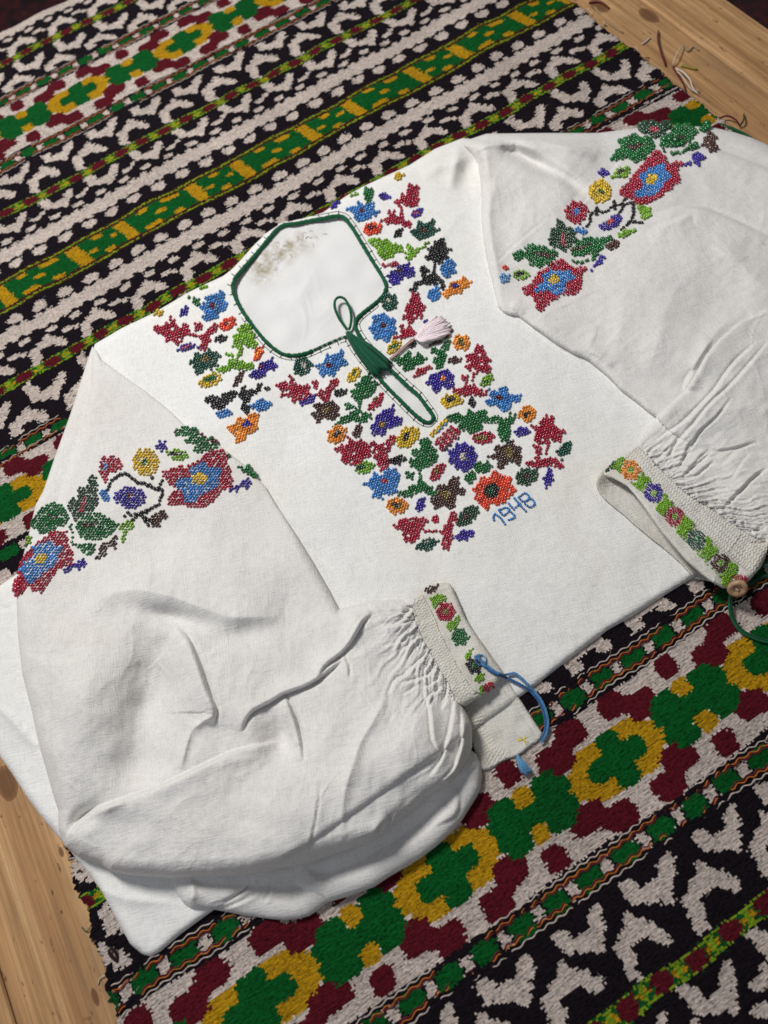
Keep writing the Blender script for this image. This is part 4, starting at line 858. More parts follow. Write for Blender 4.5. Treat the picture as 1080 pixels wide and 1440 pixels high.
A_ = lambda *p: zc(4.909, 200, 380, p)
B_ = lambda *p: zc(4.5, 380, 480, p)
C_ = lambda *p: zc(3.857, 540, 560, p)
D_ = lambda *p: zc(4.154, 500, 400, p)
E_ = lambda *p: zc(4.909, 460, 240, p)
FL, LE, SP = 'beaded_flower', 'beaded_leaf', 'beaded_sprig'
CHEST = [
 # left shoulder spray
 (FL, [PG(BLU, A_((385, 265), (440, 215), (425, 180), (500, 165), (540, 138), (578, 150), (570, 200), (602, 240), (575, 275), (530, 300), (520, 345), (440, 355), (408, 340), (430, 290))), E(DRED, 298, 432, 4.6, 4.2)]),
 (SP, [PG(DGR, A_((305, 175), (370, 195), (405, 205), (400, 245), (375, 258), (345, 215), (300, 200)))]),
 (LE, [LF(YELW, 225, 440, 19, 8, -22)]), (LE, [LF(LIME, 287, 405, 14, 7, -35)]), (LE, [LF(PUR, 259, 439, 20, 11, -58)]),
 (SP, [PG(CRIM, A_((72, 385), (150, 355), (190, 375), (192, 318), (230, 350), (250, 400), (300, 355), (328, 400), (335, 440), (370, 448), (360, 465), (290, 462), (285, 492), (240, 522), (220, 490), (165, 502), (140, 450), (90, 430)))]),
 (SP, [PG(CRIM, A_((385, 460), (430, 440), (450, 400), (480, 420), (488, 360), (524, 370), (518, 420), (470, 450), (478, 490), (455, 520), (430, 568), (398, 550), (410, 500))), PG(CRIM, A_((362, 368), (412, 368), (412, 424), (365, 420)))]),
 (FL, [E(RORG, 321, 456, 13, 9, -38), E(DRED, 320, 456, 7, 2.6, -38)]), (LE, [LF(BLAC, 311, 477, 22, 11, -8)]),
 (LE, [PG(LIME, A_((655, 400), (700, 362), (745, 380), (760, 420), (792, 450), (770, 478), (805, 500), (780, 545), (720, 530), (700, 520), (697, 570), (668, 608), (650, 572), (668, 540), (620, 530), (620, 490), (640, 480), (615, 455), (660, 440)))]),
 (SP, [PG(LIME, A_((575, 578), (620, 573), (642, 612), (680, 625), (762, 645), (780, 670), (740, 692), (700, 692), (620, 692), (570, 712), (525, 700), (520, 668), (560, 658), (595, 650), (602, 618), (575, 603)))]),
 (LE, [LF(RORG, 363, 498, 28, 14, -57), LF(ORAN, 363, 498, 17, 6, -57)]),
 (FL, [PG(TEAL, A_((298, 645), (355, 615), (355, 570), (420, 570), (478, 540), (520, 575), (548, 580), (540, 610), (510, 630), (535, 655), (490, 690), (440, 690), (420, 720), (365, 730), (362, 690), (350, 665))), E(OLIV, 289.6, 506, 6.5, 5)]),
 (LE, [LF(PUR, 262, 489, 31, 11, -18), LF(RPNK, 262, 489, 14, 4, -18)]),
 (LE, [E(YELW, 296, 535.5, 17, 9.5, -18), E(DGR, 295, 534, 9, 3, -18)]),
 (FL, [PG(PUR, A_((732, 725), (790, 680), (800, 640), (850, 640), (905, 598), (902, 640), (952, 650), (920, 692), (870, 700), (862, 742), (800, 750), (768, 758))), E(DRED, 367, 517, 4, 3)]),
 (LE, [LF(BROW, 335.5, 534, 26, 12, -58)]),
 (LE, [PG(BLAC, A_((428, 890), (480, 848), (530, 878), (560, 848), (600, 838), (645, 832), (658, 875), (620, 897), (600, 932), (560, 957), (488, 972), (472, 930), (432, 912)))]),
 (SP, [PG(BLAC, A_((678, 828), (710, 792), (742, 820), (772, 830), (800, 775), (828, 790), (832, 820), (780, 842), (752, 872), (747, 920), (742, 970), (720, 1010), (688, 980), (678, 940), (690, 900), (668, 880))), E(BLAC, 375, 547, 4, 4)]),
 (LE, [LF(BLU, 315, 582, 27, 14, -12)]), (LE, [LF(BLU, 367, 570, 31, 17, -5)]),
 (FL, [PG(ORAN, A_((578, 1090), (640, 1060), (650, 1008), (700, 1030), (722, 1000), (770, 982), (808, 1000), (802, 1060), (792, 1112), (730, 1142), (700, 1182), (638, 1194), (640, 1130), (600, 1112))), E(PUR, 347.5, 597, 6, 5)]),
 # right shoulder spray
 (LE, [LF(PUR, 469, 289, 22, 9, -22)]), (LE, [LF(LIME, 499, 275, 16, 7, -25)]),
 (SP, [PG(DGR, E_((258, 128), (310, 112), (330, 160), (302, 232), (268, 232), (252, 170)))]), (LE, [LF(YELW, 560, 249, 23, 8, -25)]),
 (FL, [PG(BLU, E_((132, 270), (200, 250), (220, 210), (265, 240), (320, 215), (325, 265), (375, 290), (330, 318), (280, 335), (215, 362), (185, 340), (180, 310))), E(DRED, 510, 298.5, 4.5, 3.6)]),
 (LE, [LF(PUR, 540.5, 277, 21, 12, 15)]),
 (SP, [PG(CRIM, E_((478, 133), (530, 170), (560, 98), (600, 88), (633, 110), (642, 180), (622, 242), (560, 256), (530, 232), (510, 258), (470, 242), (456, 210), (490, 198), (515, 200)))]),
 (SP, [PG(CRIM, E_((418, 263), (467, 278), (477, 320), (500, 320), (508, 268), (527, 275), (522, 330), (570, 350), (602, 385), (560, 398), (500, 367), (430, 377), (365, 355), (378, 328), (430, 335)))]),
 (LE, [PG(PUR, E_((578, 290), (678, 248), (652, 312), (588, 342))), LF(RPNK, 586, 300, 10, 4, -25)]), (FL, [E(RORG, 524, 322, 13.5, 9.5), E(DRED, 524, 321.5, 7, 2.8)]),
 (FL, [PG(TEAL, E_((556, 425), (620, 398), (630, 348), (680, 368), (720, 332), (748, 355), (738, 400), (785, 410), (730, 452), (640, 492), (598, 462))), E(BROW, 594, 325.5, 5.5, 4.5)]),
 (LE, [LF(BLAC, 560, 328.6, 19, 12, -52)]),
 (LE, [PG(LIME, E_((268, 478), (330, 467), (390, 488), (400, 457), (452, 500), (512, 520), (522, 560), (470, 572), (452, 602), (400, 622), (348, 592), (338, 540), (288, 512)))]),
 (SP, [PG(LIME, E_((538, 602), (620, 538), (700, 488), (722, 500), (640, 562), (560, 634))), E(LIME, 576, 348, 5, 5)]),
 (LE, [PG(CRIM, E_((368, 650), (430, 643), (490, 628), (503, 650), (440, 667), (380, 682))), E(PINK, 547, 372, 6, 2, -10)]),
 (FL, [PG(PUR, E_((412, 720), (460, 690), (500, 658), (560, 638), (608, 690), (592, 742), (540, 742), (500, 782), (458, 797), (428, 770))), E(BROW, 562, 381, 5, 4)]),
 (LE, [PG(BLAC, E_((738, 490), (800, 467), (822, 520), (858, 545), (832, 580), (842, 620), (790, 648), (738, 642), (688, 622), (666, 600), (700, 570), (676, 538), (720, 528)))]),
 (SP, [PG(BLAC, E_((638, 658), (692, 668), (702, 700), (682, 720), (720, 720), (738, 648), (757, 660), (747, 710), (792, 750), (828, 800), (800, 828), (740, 792), (660, 798), (600, 793), (588, 765), (650, 758), (658, 735), (638, 700))), E(BLAC, 582, 407, 5.5, 5)]),
 (LE, [LF(BLU, 630.7, 378.5, 30, 22, -62)]), (LE, [LF(BLU, 609.7, 415, 26, 19, -72)]),
 (FL, [PG(ORAN, E_((792, 850), (830, 808), (860, 768), (920, 758), (945, 727), (962, 765), (1008, 768), (982, 802), (932, 822), (942, 862), (880, 852), (828, 882))), E(PUR, 639.3, 405, 4.5, 3.5)]),
 # beside the neck slit, right hand column
 (FL, [ST(TEAL, 547.6, 425, 8, 14, 11.5), E(CREM, 547.6, 425, 3.6, 3.6)]),
 (FL, [ST(BLU, 538.5, 461, 7, 20.5, 16, 20, 1.1), E(DRED, 538.5, 460, 4.4, 4)]),
 (SP, [PG(CRIM, D_((328, 48), (362, 48), (382, 110), (418, 130), (397, 180), (413, 190), (350, 212), (332, 230), (312, 214), (268, 202), (288, 170), (263, 150), (298, 130)))]),
 (SP, [PG(CRIM, D_((248, 228), (292, 232), (290, 262), (322, 258), (318, 210), (334, 212), (336, 258), (357, 292), (320, 307), (250, 322), (210, 325), (218, 304), (262, 296)))]),
 (LE, [LF(YELW, 554, 488, 30, 15, -35), LF(DGR, 554, 488, 15, 5, -35)]), (LE, [E(BLAC, 579.5, 484, 6.5, 6)]),
 (LE, [LF(PUR, 597, 453, 12, 6, -50)]), (LE, [PG(BROW, D_((415, 352), (500, 328), (548, 262), (572, 250), (575, 265), (550, 305), (490, 352), (430, 366)))]),
 (LE, [PG(DGR, D_((213, 430), (280, 423), (298, 386), (326, 398), (332, 430), (370, 392), (393, 420), (428, 435), (400, 457), (370, 472), (352, 480), (330, 512), (288, 512), (263, 480), (238, 460)))]),
 (SP, [PG(DGR, D_((438, 373), (467, 368), (482, 395), (520, 370), (538, 318), (557, 330), (552, 380), (532, 397), (527, 430), (512, 492), (478, 502), (463, 470), (443, 440), (480, 420), (470, 405), (438, 402)))]),
 (FL, [ST(ORAN, 648.8, 482, 6, 13.5, 11.5, 0, .9), E(OLIV, 648.8, 482, 5, 3.5, -50)]), (LE, [LF(BROW, 639.6, 507, 22, 11, -5)]),
 (LE, [PG(RPNK, D_((328, 542), (360, 498), (420, 473), (458, 485), (412, 522), (362, 542))), LF(CRIM, 594, 522, 20, 4, -27)]),
 (FL, [PG(PUR, D_((392, 580), (440, 540), (428, 518), (480, 523), (540, 486), (552, 525), (583, 540), (567, 570), (583, 600), (550, 622), (512, 602), (470, 642), (438, 622), (448, 592))), E(ORAN, 623, 533, 4.5, 3.6), E(BROW, 623, 533, 2.2, 2)]),
 (SP, [PG(CRIM, D_((638, 403), (680, 398), (700, 358), (730, 352), (762, 390), (762, 420), (803, 435), (772, 465), (793, 490), (782, 522), (712, 512), (690, 590), (676, 586), (688, 512), (658, 512), (638, 490), (638, 460), (648, 450)))]),
 (SP, [PG(CRIM, D_((612, 533), (662, 538), (662, 570), (642, 590), (680, 593), (730, 608), (773, 630), (752, 658), (680, 652), (600, 652), (562, 630), (573, 608), (620, 608), (630, 575)))]),
 (LE, [PG(LIME, D_((728, 560), (770, 533), (807, 522), (802, 572), (762, 602), (750, 620), (744, 596), (728, 590))), LF(MGRN, 684, 537, 12, 5, -40)]),
 (FL, [E(YELW, 635, 564, 16, 10, -10), E(BLAC, 634, 563, 8, 3, -10)]), (LE, [E(BLAC, 663.7, 566, 7, 7)]),
 (FL, [PG(BLU, D_((738, 680), (785, 660), (770, 610), (820, 620), (855, 595), (890, 600), (895, 640), (968, 645), (960, 690), (905, 690), (912, 740), (850, 742), (820, 700), (790, 720), (765, 700))), E(DRED, 702.5, 560.5, 5.5, 4)]),
 (FL, [ST(ORAN, 740.7, 583, 4, 15, 11.5, 20, .85, -20), LF(BLAC, 740.7, 583, 13, 6, -40)]),
 # right lower spray
 (LE, [PG(DGR, C_((336, 100), (400, 78), (440, 100), (450, 57), (477, 70), (490, 100), (500, 73), (550, 67), (562, 100), (620, 93), (632, 130), (540, 127), (530, 172), (480, 198), (438, 182), (398, 172), (400, 140), (348, 132)))]),
 (SP, [PG(DGR, C_((626, 110), (668, 105), (680, 72), (712, 85), (707, 130), (682, 142), (692, 180), (672, 244), (638, 237), (612, 180), (618, 140)))]),
 (LE, [LF(PUR, 734.5, 608, 29, 14, -5)]),
 (SP, [PG(CRIM, C_((792, 148), (840, 148), (850, 108), (895, 82), (922, 110), (932, 150), (993, 185), (962, 212), (952, 242), (910, 232), (893, 262), (888, 318), (876, 318), (880, 246), (830, 252), (808, 220), (828, 190)))]),
 (SP, [PG(CRIM, C_((798, 253), (852, 258), (852, 300), (834, 312), (842, 335), (880, 318), (940, 328), (996, 387), (930, 378), (880, 373), (830, 383), (757, 367), (752, 343), (813, 343), (823, 300)))]),
 (LE, [PG(TEAL, C_((933, 290), (955, 258), (1018, 232), (1013, 300), (967, 322), (962, 350), (954, 350), (956, 318))), E(GREY, 788, 630, 3, 3)]), (LE, [LF(PUR, 771, 674, 28, 15, -72)]),
 (LE, [LF(CRIM, 680, 616, 36, 18, -4), LF(OLIV, 678, 616, 20, 8, -4)]),
 (FL, [PG(BROW, C_((538, 320), (600, 292), (598, 243), (650, 263), (700, 222), (717, 260), (763, 263), (737, 300), (753, 330), (732, 368), (680, 347), (640, 388), (612, 370), (618, 337))), E(OLIV, 715.5, 637, 6.5, 7)]),
 (FL, [ST(PUR, 651, 642.5, 9, 21.5, 18), E(CREM, 650.5, 643, 4.5, 4.5)]),
 (LE, [PG(DGR, C_((198, 220), (240, 203), (262, 260), (293, 300), (287, 352), (240, 372), (207, 392), (204, 440), (190, 440), (192, 392), (138, 372), (138, 328), (170, 328), (142, 290), (158, 273), (190, 280)))]),
 (SP, [PG(DGR, C_((112, 400), (165, 400), (168, 445), (120, 445))), PG(DGR, C_((72, 505), (130, 488), (160, 458), (200, 443), (230, 468), (293, 500), (272, 532), (200, 512), (140, 538), (82, 538)))]),
 (LE, [PG(CRIM, C_((247, 410), (280, 368), (330, 342), (338, 375), (292, 442), (252, 446))), E(OLIV, 615, 662, 6, 3, -55)]),
 (FL, [PG(BROW, C_((247, 550), (290, 515), (278, 478), (340, 468), (370, 428), (412, 422), (407, 480), (453, 500), (432, 522), (390, 532), (387, 592), (350, 608), (320, 582), (273, 613), (268, 580))), E(OLIV, 627, 696, 6.5, 6)]),
 (LE, [LF(DGR, 661.9, 671.5, 25, 16, -65)]), (LE, [E(DGR, 677.4, 658, 11, 7.5)]),
 (FL, [PG(RORG, C_((456, 490), (510, 467), (518, 428), (570, 427), (600, 380), (642, 418), (692, 428), (694, 470), (724, 500), (684, 542), (643, 582), (582, 578), (560, 620), (518, 582), (487, 550), (498, 520))), E(BLAC, 691, 691, 11.5, 10), E(MGRN, 691, 691, 6.5, 6)]),
 (LE, [PG(MGRN, C_((707, 420), (740, 383), (838, 382), (828, 442), (780, 478), (712, 462))), LF(BROW, 740, 671, 18, 6, -8)]),
 (LE, [PG(MGRN, C_((388, 660), (408, 618), (450, 588), (513, 582), (518, 620), (492, 662), (450, 693), (398, 693))), LF(BROW, 657, 726, 20, 6, -38)]),
 (SP, [PG(CRIM, B_((766, 1155), (840, 1118), (880, 1130), (873, 1082), (920, 1118), (960, 1107), (1004, 1130), (984, 1162), (952, 1182), (952, 1220), (932, 1272), (890, 1284), (848, 1262), (828, 1210), (798, 1182))), E(CRIM, 611.5, 731, 5.5, 6)]),
 (SP, [PG(CRIM, C_((346, 618), (392, 616), (404, 660), (378, 696), (373, 740), (358, 834), (328, 824), (296, 792), (320, 770), (303, 720), (327, 690), (346, 665))), PG(CRIM, C_((210, 712), (312, 712), (312, 728), (210, 728)))]),
 (LE, [LF(TEAL, 601, 766, 36, 16, -18), E(GREY, 600, 764, 5, 2, -18)]), (LE, [LF(PUR, 654, 753, 29, 15, -18)]),
 (FL, [ST(ORAN, 558, 711.7, 7, 16.5, 14, 0, .75), E(BLAC, 558, 711, 7, 3.4), E(OLIV, 558, 714, 5, 2)]), (LE, [LF(PUR, 590.6, 710, 26, 14, -62)]),
 # left lower spray
 (FL, [ST(TEAL, 425.5, 515.5, 8, 15, 12.5), E(GREY, 426, 515, 4, 3.4)]),
 (FL, [PG(BLU, B_((282, 160), (335, 138), (350, 77), (390, 83), (455, 47), (468, 75), (458, 110), (504, 140), (460, 167), (430, 182), (402, 238), (358, 212), (328, 228), (306, 190))), E(DRED, 463, 514, 4.8, 4.4)]),
 (LE, [LF(YELW, 497.8, 527.8, 31, 16, -40), LF(DGR, 498, 527, 14, 5, -40)]),
 (SP, [PG(CRIM, B_((16, 275), (90, 247), (125, 280), (118, 206), (160, 257), (200, 290), (220, 252), (248, 280), (243, 342), (200, 383), (150, 388), (118, 352), (68, 352), (66, 310)))]),
 (LE, [LF(PUR, 434, 563, 30, 13, -25), LF(RPNK, 430, 559, 10, 5, -25)]),
 (SP, [PG(CRIM, B_((266, 253), (303, 252), (312, 310), (350, 300), (385, 246), (434, 236), (434, 282), (392, 312), (388, 352), (350, 394), (318, 377), (298, 342), (318, 330), (272, 290)))]),
 (LE, [LF(BLAC, 479, 552, 23, 12, -15)]),
 (FL, [PG(BROW, B_((232, 460), (290, 438), (268, 397), (330, 393), (400, 366), (422, 400), (454, 410), (428, 432), (444, 462), (412, 503), (370, 493), (330, 503), (282, 534), (282, 490))), E(OLIV, 459, 578, 5, 4.6)]),
 (LE, [PG(DGR, B_((588, 213), (632, 196), (643, 240), (684, 265), (668, 322), (632, 353), (588, 372), (577, 422), (556, 422), (553, 392), (508, 352), (506, 313), (540, 300), (512, 268), (558, 264)))]),
 (SP, [PG(DGR, B_((422, 500), (470, 473), (510, 448), (550, 428), (590, 448), (643, 458), (654, 490), (612, 523), (540, 513), (490, 513), (438, 533))), E(DGR, 491, 572, 6, 6)]),
 (LE, [PG(CRIM, B_((612, 410), (650, 368), (702, 316), (722, 345), (703, 402), (652, 444), (622, 438))), E(OLIV, 528, 563, 5, 3, -50)]),
 (FL, [PG(PUR, B_((616, 545), (660, 518), (658, 468), (700, 448), (782, 400), (794, 450), (783, 478), (845, 483), (834, 522), (782, 548), (750, 563), (720, 603), (690, 593), (658, 608), (637, 577))), E(OLIV, 537, 597, 5, 4.6), E(ORAN, 537, 597, 2.6, 2.4)]),
 (FL, [ST(ORAN, 474.4, 611, 6, 16.5, 14, 0, .8, -35), LF(BLAC, 474.4, 611, 15, 6, -50)]), (LE, [LF(BROW, 503, 606.7, 22, 14, -60)]),
 (FL, [E(YELW, 573.3, 614.4, 18.5, 13, -40), LF(BLAC, 572, 614.5, 19, 7, -55)]),
 (SP, [PG(CRIM, B_((386, 685), (450, 653), (500, 650), (487, 601), (530, 638), (580, 626), (614, 630), (628, 680), (645, 730), (592, 742), (562, 793), (518, 793), (468, 773), (443, 752), (448, 710)))]),
 (SP, [PG(CRIM, B_((678, 670), (720, 638), (758, 598), (792, 591), (798, 640), (762, 672), (743, 740), (748, 780), (722, 844), (688, 812), (662, 740), (637, 720), (638, 698))), E(CRIM, 525.5, 627, 6, 6)]),
 (LE, [LF(BLAC, 560, 646.7, 28, 14, -10)]), (LE, [LF(LIME, 513, 657.8, 33, 18, -15), LF(MGRN, 508, 657, 14, 6, -15)]),
 (FL, [PG(BLU, B_((586, 905), (640, 868), (648, 826), (700, 848), (750, 800), (793, 808), (824, 850), (813, 900), (804, 962), (762, 974), (722, 963), (712, 1003), (648, 994), (637, 940))), E(RPNK, 541, 677, 5, 4.4)]),
 (LE, [PG(PINK, C_((268, 236), (362, 155), (412, 205), (315, 284))), *[PG(CRIM, C_((268 + k * 23, 236 - k * 20), (280 + k * 23, 226 - k * 20), (328 + k * 23, 272 - k * 20), (316 + k * 23, 284 - k * 20))) for k in range(5)]]),
 (SP, [PG(YELW, C_((245, 196), (330, 112), (352, 118), (256, 222))), PG(LBLU, C_((262, 208), (345, 124), (355, 132), (262, 222)))]),
 (SP, [PG(BLAC, C_((308, 294), (406, 212), (412, 220), (316, 302)))]),
]
for nm, shp in CHEST:
    motif(nm, front_panel, z_body, shp, clip=lambda x, y: inside(BODY, x, y) & ~inside(NECK, x, y))
for c_, ls in ((CRIM, [A_((330, 440), (365, 455), (395, 465)), A_((420, 470), (440, 440), (490, 385)), B_((240, 330), (275, 345), (310, 330)), B_((630, 690), (660, 700), (680, 690)), B_((950, 1180), (990, 1205), (1040, 1200)), E_((510, 255), (515, 290), (515, 325)), D_((320, 212), (318, 240), (320, 262)), C_((846, 300), (842, 320), (846, 340))]),
                (DGR, [B_((565, 372), (562, 400), (566, 432)), C_((198, 390), (196, 420), (192, 445)), B_((430, 515), (412, 528), (400, 540)), C_((545, 130), (580, 135), (620, 132)), D_((480, 400), (500, 372), (540, 330)), C_((560, 345), (575, 362), (588, 372)), B_((540, 420), (520, 412), (500, 418))]),
                (LIME, [A_((668, 565), (655, 600), (640, 640)), A_((520, 690), (505, 700), (492, 706)), E_((520, 560), (545, 575), (575, 585)), E_((560, 545), (590, 560), (620, 548))]),
                (BLAC, [A_((650, 850), (672, 858), (690, 850)), A_((745, 870), (780, 845), (815, 830)), E_((745, 645), (740, 680), (735, 720)), E_((640, 770), (610, 790), (600, 815)), B_((745, 755), (760, 755), (775, 752))]),
                (BROW, [A_((700, 700), (690, 715), (680, 725)), B_((560, 600), (568, 615), (575, 625))]), (PUR, [A_((355, 525), (370, 530), (385, 538)), C_((895, 385), (893, 398), (890, 410)), C_((375, 760), (395, 752), (410, 750))])):
    for l_ in ls: vine('beaded_stem', front_panel, z_body, [l_], c_, 4.0, 3.3)
# the year stitched in blue beads
Y_ = lambda *p: zc(12, 680, 680, p)
for dg in ([Y_((170, 620), (165, 555), (185, 515), (225, 540), (270, 575), (320, 630), (355, 685))],
           [Y_((260, 455), (330, 420), (395, 410), (430, 450), (395, 500), (340, 540), (290, 500), (260, 455)), Y_((430, 460), (490, 510), (525, 560), (480, 595), (420, 615))],
           [Y_((425, 345), (465, 392), (505, 435)), Y_((505, 435), (560, 390), (610, 345)), Y_((520, 255), (575, 320), (640, 400), (705, 465))],
           [Y_((592, 235), (690, 165), (765, 225), (735, 290), (660, 305), (592, 240)), Y_((735, 285), (800, 260), (860, 345), (780, 405), (700, 350))]):
    vine('beaded_numeral', front_panel, z_body, dg, BLU, 3.0, 3.2)

S1 = lambda *p: zc(4.909, 10, 580, p)
S2 = lambda *p: zc(4.909, 180, 580, p)
LEFT = [
 (FL, [PG(CRIM, S1((300, 828), (418, 816), (428, 900), (454, 960), (458, 1052), (380, 1074), (338, 1102), (322, 1152), (240, 1248), (165, 1243), (158, 1205), (62, 1294), (75, 1210), (93, 1100), (108, 1000), (200, 900), (250, 868))),
       PG(BLU, S1((300, 878), (320, 930), (387, 925), (372, 970), (347, 990), (352, 1052), (260, 1102), (230, 1132), (200, 1172), (148, 1193), (128, 1140), (103, 1120), (118, 1040), (180, 1000), (188, 930), (240, 908))), E(YELW, 59, 786, 10, 7, -32)]),
 (LE, [PG(DGR, S1((238, 650), (330, 616), (390, 638), (434, 740), (402, 792), (350, 802), (300, 843), (238, 842), (178, 802), (166, 758), (208, 688))), E(BROW, 75, 727, 11, 2.6, 22)]),
 (LE, [PG(MGRN, S1((600, 420), (628, 470), (628, 560), (634, 622), (602, 692), (540, 702), (480, 764), (438, 692), (412, 640), (450, 588), (480, 598), (497, 508), (550, 508), (570, 448))), E(RPNK, 117, 710, 3, 12, 12)]),
 (LE, [PG(DGR, S1((478, 762), (520, 702), (640, 688), (722, 738), (774, 770), (742, 822), (652, 884), (540, 888), (478, 832))), E(BROW, 127, 738, 12, 2.8, -8)]),
 (SP, [PG(DGR, S1((425, 750), (452, 770), (462, 880), (455, 905), (432, 900), (445, 860))), PG(DGR, S1((438, 902), (500, 914), (624, 898), (602, 962), (582, 1008), (538, 982), (498, 947)))]),
 (LE, [PG(LIME, S1((776, 760), (850, 742), (880, 790), (832, 832), (802, 902), (782, 890), (798, 840), (772, 812)))]),
 (LE, [PG(BROW, S1((648, 898), (700, 888), (742, 848), (768, 870), (748, 942), (700, 942), (682, 992), (632, 1033), (602, 1002), (638, 948)))]),
 (SP, [PG(PUR, S1((472, 1038), (540, 998), (558, 1062), (500, 1093), (462, 1082), (452, 1134), (428, 1134), (432, 1102), (382, 1113), (396, 1078), (450, 1058)))]),
 (FL, [PG(CRIM, S1((637, 370), (658, 297), (690, 318), (730, 291), (772, 318), (804, 360), (793, 407), (740, 412), (702, 432), (692, 494), (653, 473), (632, 420))), E(BLU, 149.5, 657, 3.5, 5, 10)]),
 (SP, [PG(BLU, S1((636, 530), (690, 516), (714, 600), (692, 634), (668, 602), (636, 580)))]),
 (FL, [E(PUR, 183, 700, 23, 15.5, 6), E(DRED, 183, 698.5, 4.5, 4)]),
 (FL, [ST(YELW, 205.5, 650, 9, 21, 18.5), E(DGR, 205, 650.5, 4, 3.5)]), (LE, [LF(LIME, 42, 760, 16, 9, -60)]), (LE, [LF(DGR, 35, 771, 16, 7, -60)]),
 (LE, [PG(DGR, S2((306, 150), (340, 108), (400, 93), (460, 108), (655, 242), (600, 253), (560, 273), (500, 288), (448, 262), (468, 230), (396, 217), (396, 180), (420, 165), (368, 172))), PG(DRED, S2((490, 138), (600, 208), (596, 216), (486, 148)))]),
 (SP, [ST(PUR, 228, 627, 5, 10, 6, 20)]), (LE, [LF(LIME, 249.5, 639.5, 36, 17, 8), LF(BLAC, 248, 639, 20, 6, 8)]),
 (FL, [PG(CRIM, S2((236, 400), (350, 371), (420, 367), (480, 327), (560, 267), (652, 252), (683, 300), (703, 380), (728, 470), (723, 522), (642, 548), (612, 602), (560, 643), (510, 668), (420, 653), (330, 643), (261, 654), (287, 580), (330, 530), (278, 490), (242, 450))),
       PG(BLU, S2((417, 400), (530, 342), (560, 378), (660, 393), (622, 450), (632, 512), (560, 543), (500, 583), (470, 623), (398, 628), (382, 550), (327, 520), (327, 468), (400, 448), (440, 448))), E(YELW, 281, 674.5, 10.5, 8.4)]),
 (SP, [PG(DGR, S2((686, 278), (722, 300), (702, 335), (690, 320))), PG(DGR, S2((700, 256), (760, 300), (818, 356), (806, 366), (740, 312), (692, 268))), PG(DGR, S2((748, 370), (822, 378), (896, 442), (872, 464), (810, 422)))]),
 (SP, [PG(PUR, S2((768, 490), (830, 442), (853, 490), (822, 533), (772, 522), (752, 578), (732, 546), (688, 552), (688, 528), (738, 518)))]),
 (LE, [PG(BROW, S2((136, 740), (200, 688), (260, 667), (293, 730), (240, 742), (222, 803), (168, 792)))]),
]
for nm, shp in LEFT: motif(nm, sleeve_l, z_sleeve_l, shp, rows=62, axis=-35, clip=lambda x, y: inside(SLEEVE_L, x, y), pitch=(4.0, 3.8))
vine('beaded_vine', sleeve_l, z_sleeve_l, [S1((700, 538), (722, 480), (800, 428), (860, 450), (900, 485), (960, 500), (1030, 532), (1075, 548), (1058, 600), (1040, 640), (960, 682)), S1((805, 722), (830, 695)), S1((855, 710), (920, 712), (970, 775)), S1((870, 740), (930, 690), (960, 690)), S1((1000, 455), (985, 500)), S1((1075, 470), (1050, 520)), S1((930, 715), (985, 745), (1000, 760))], BLAC, 5.0, 4.4)

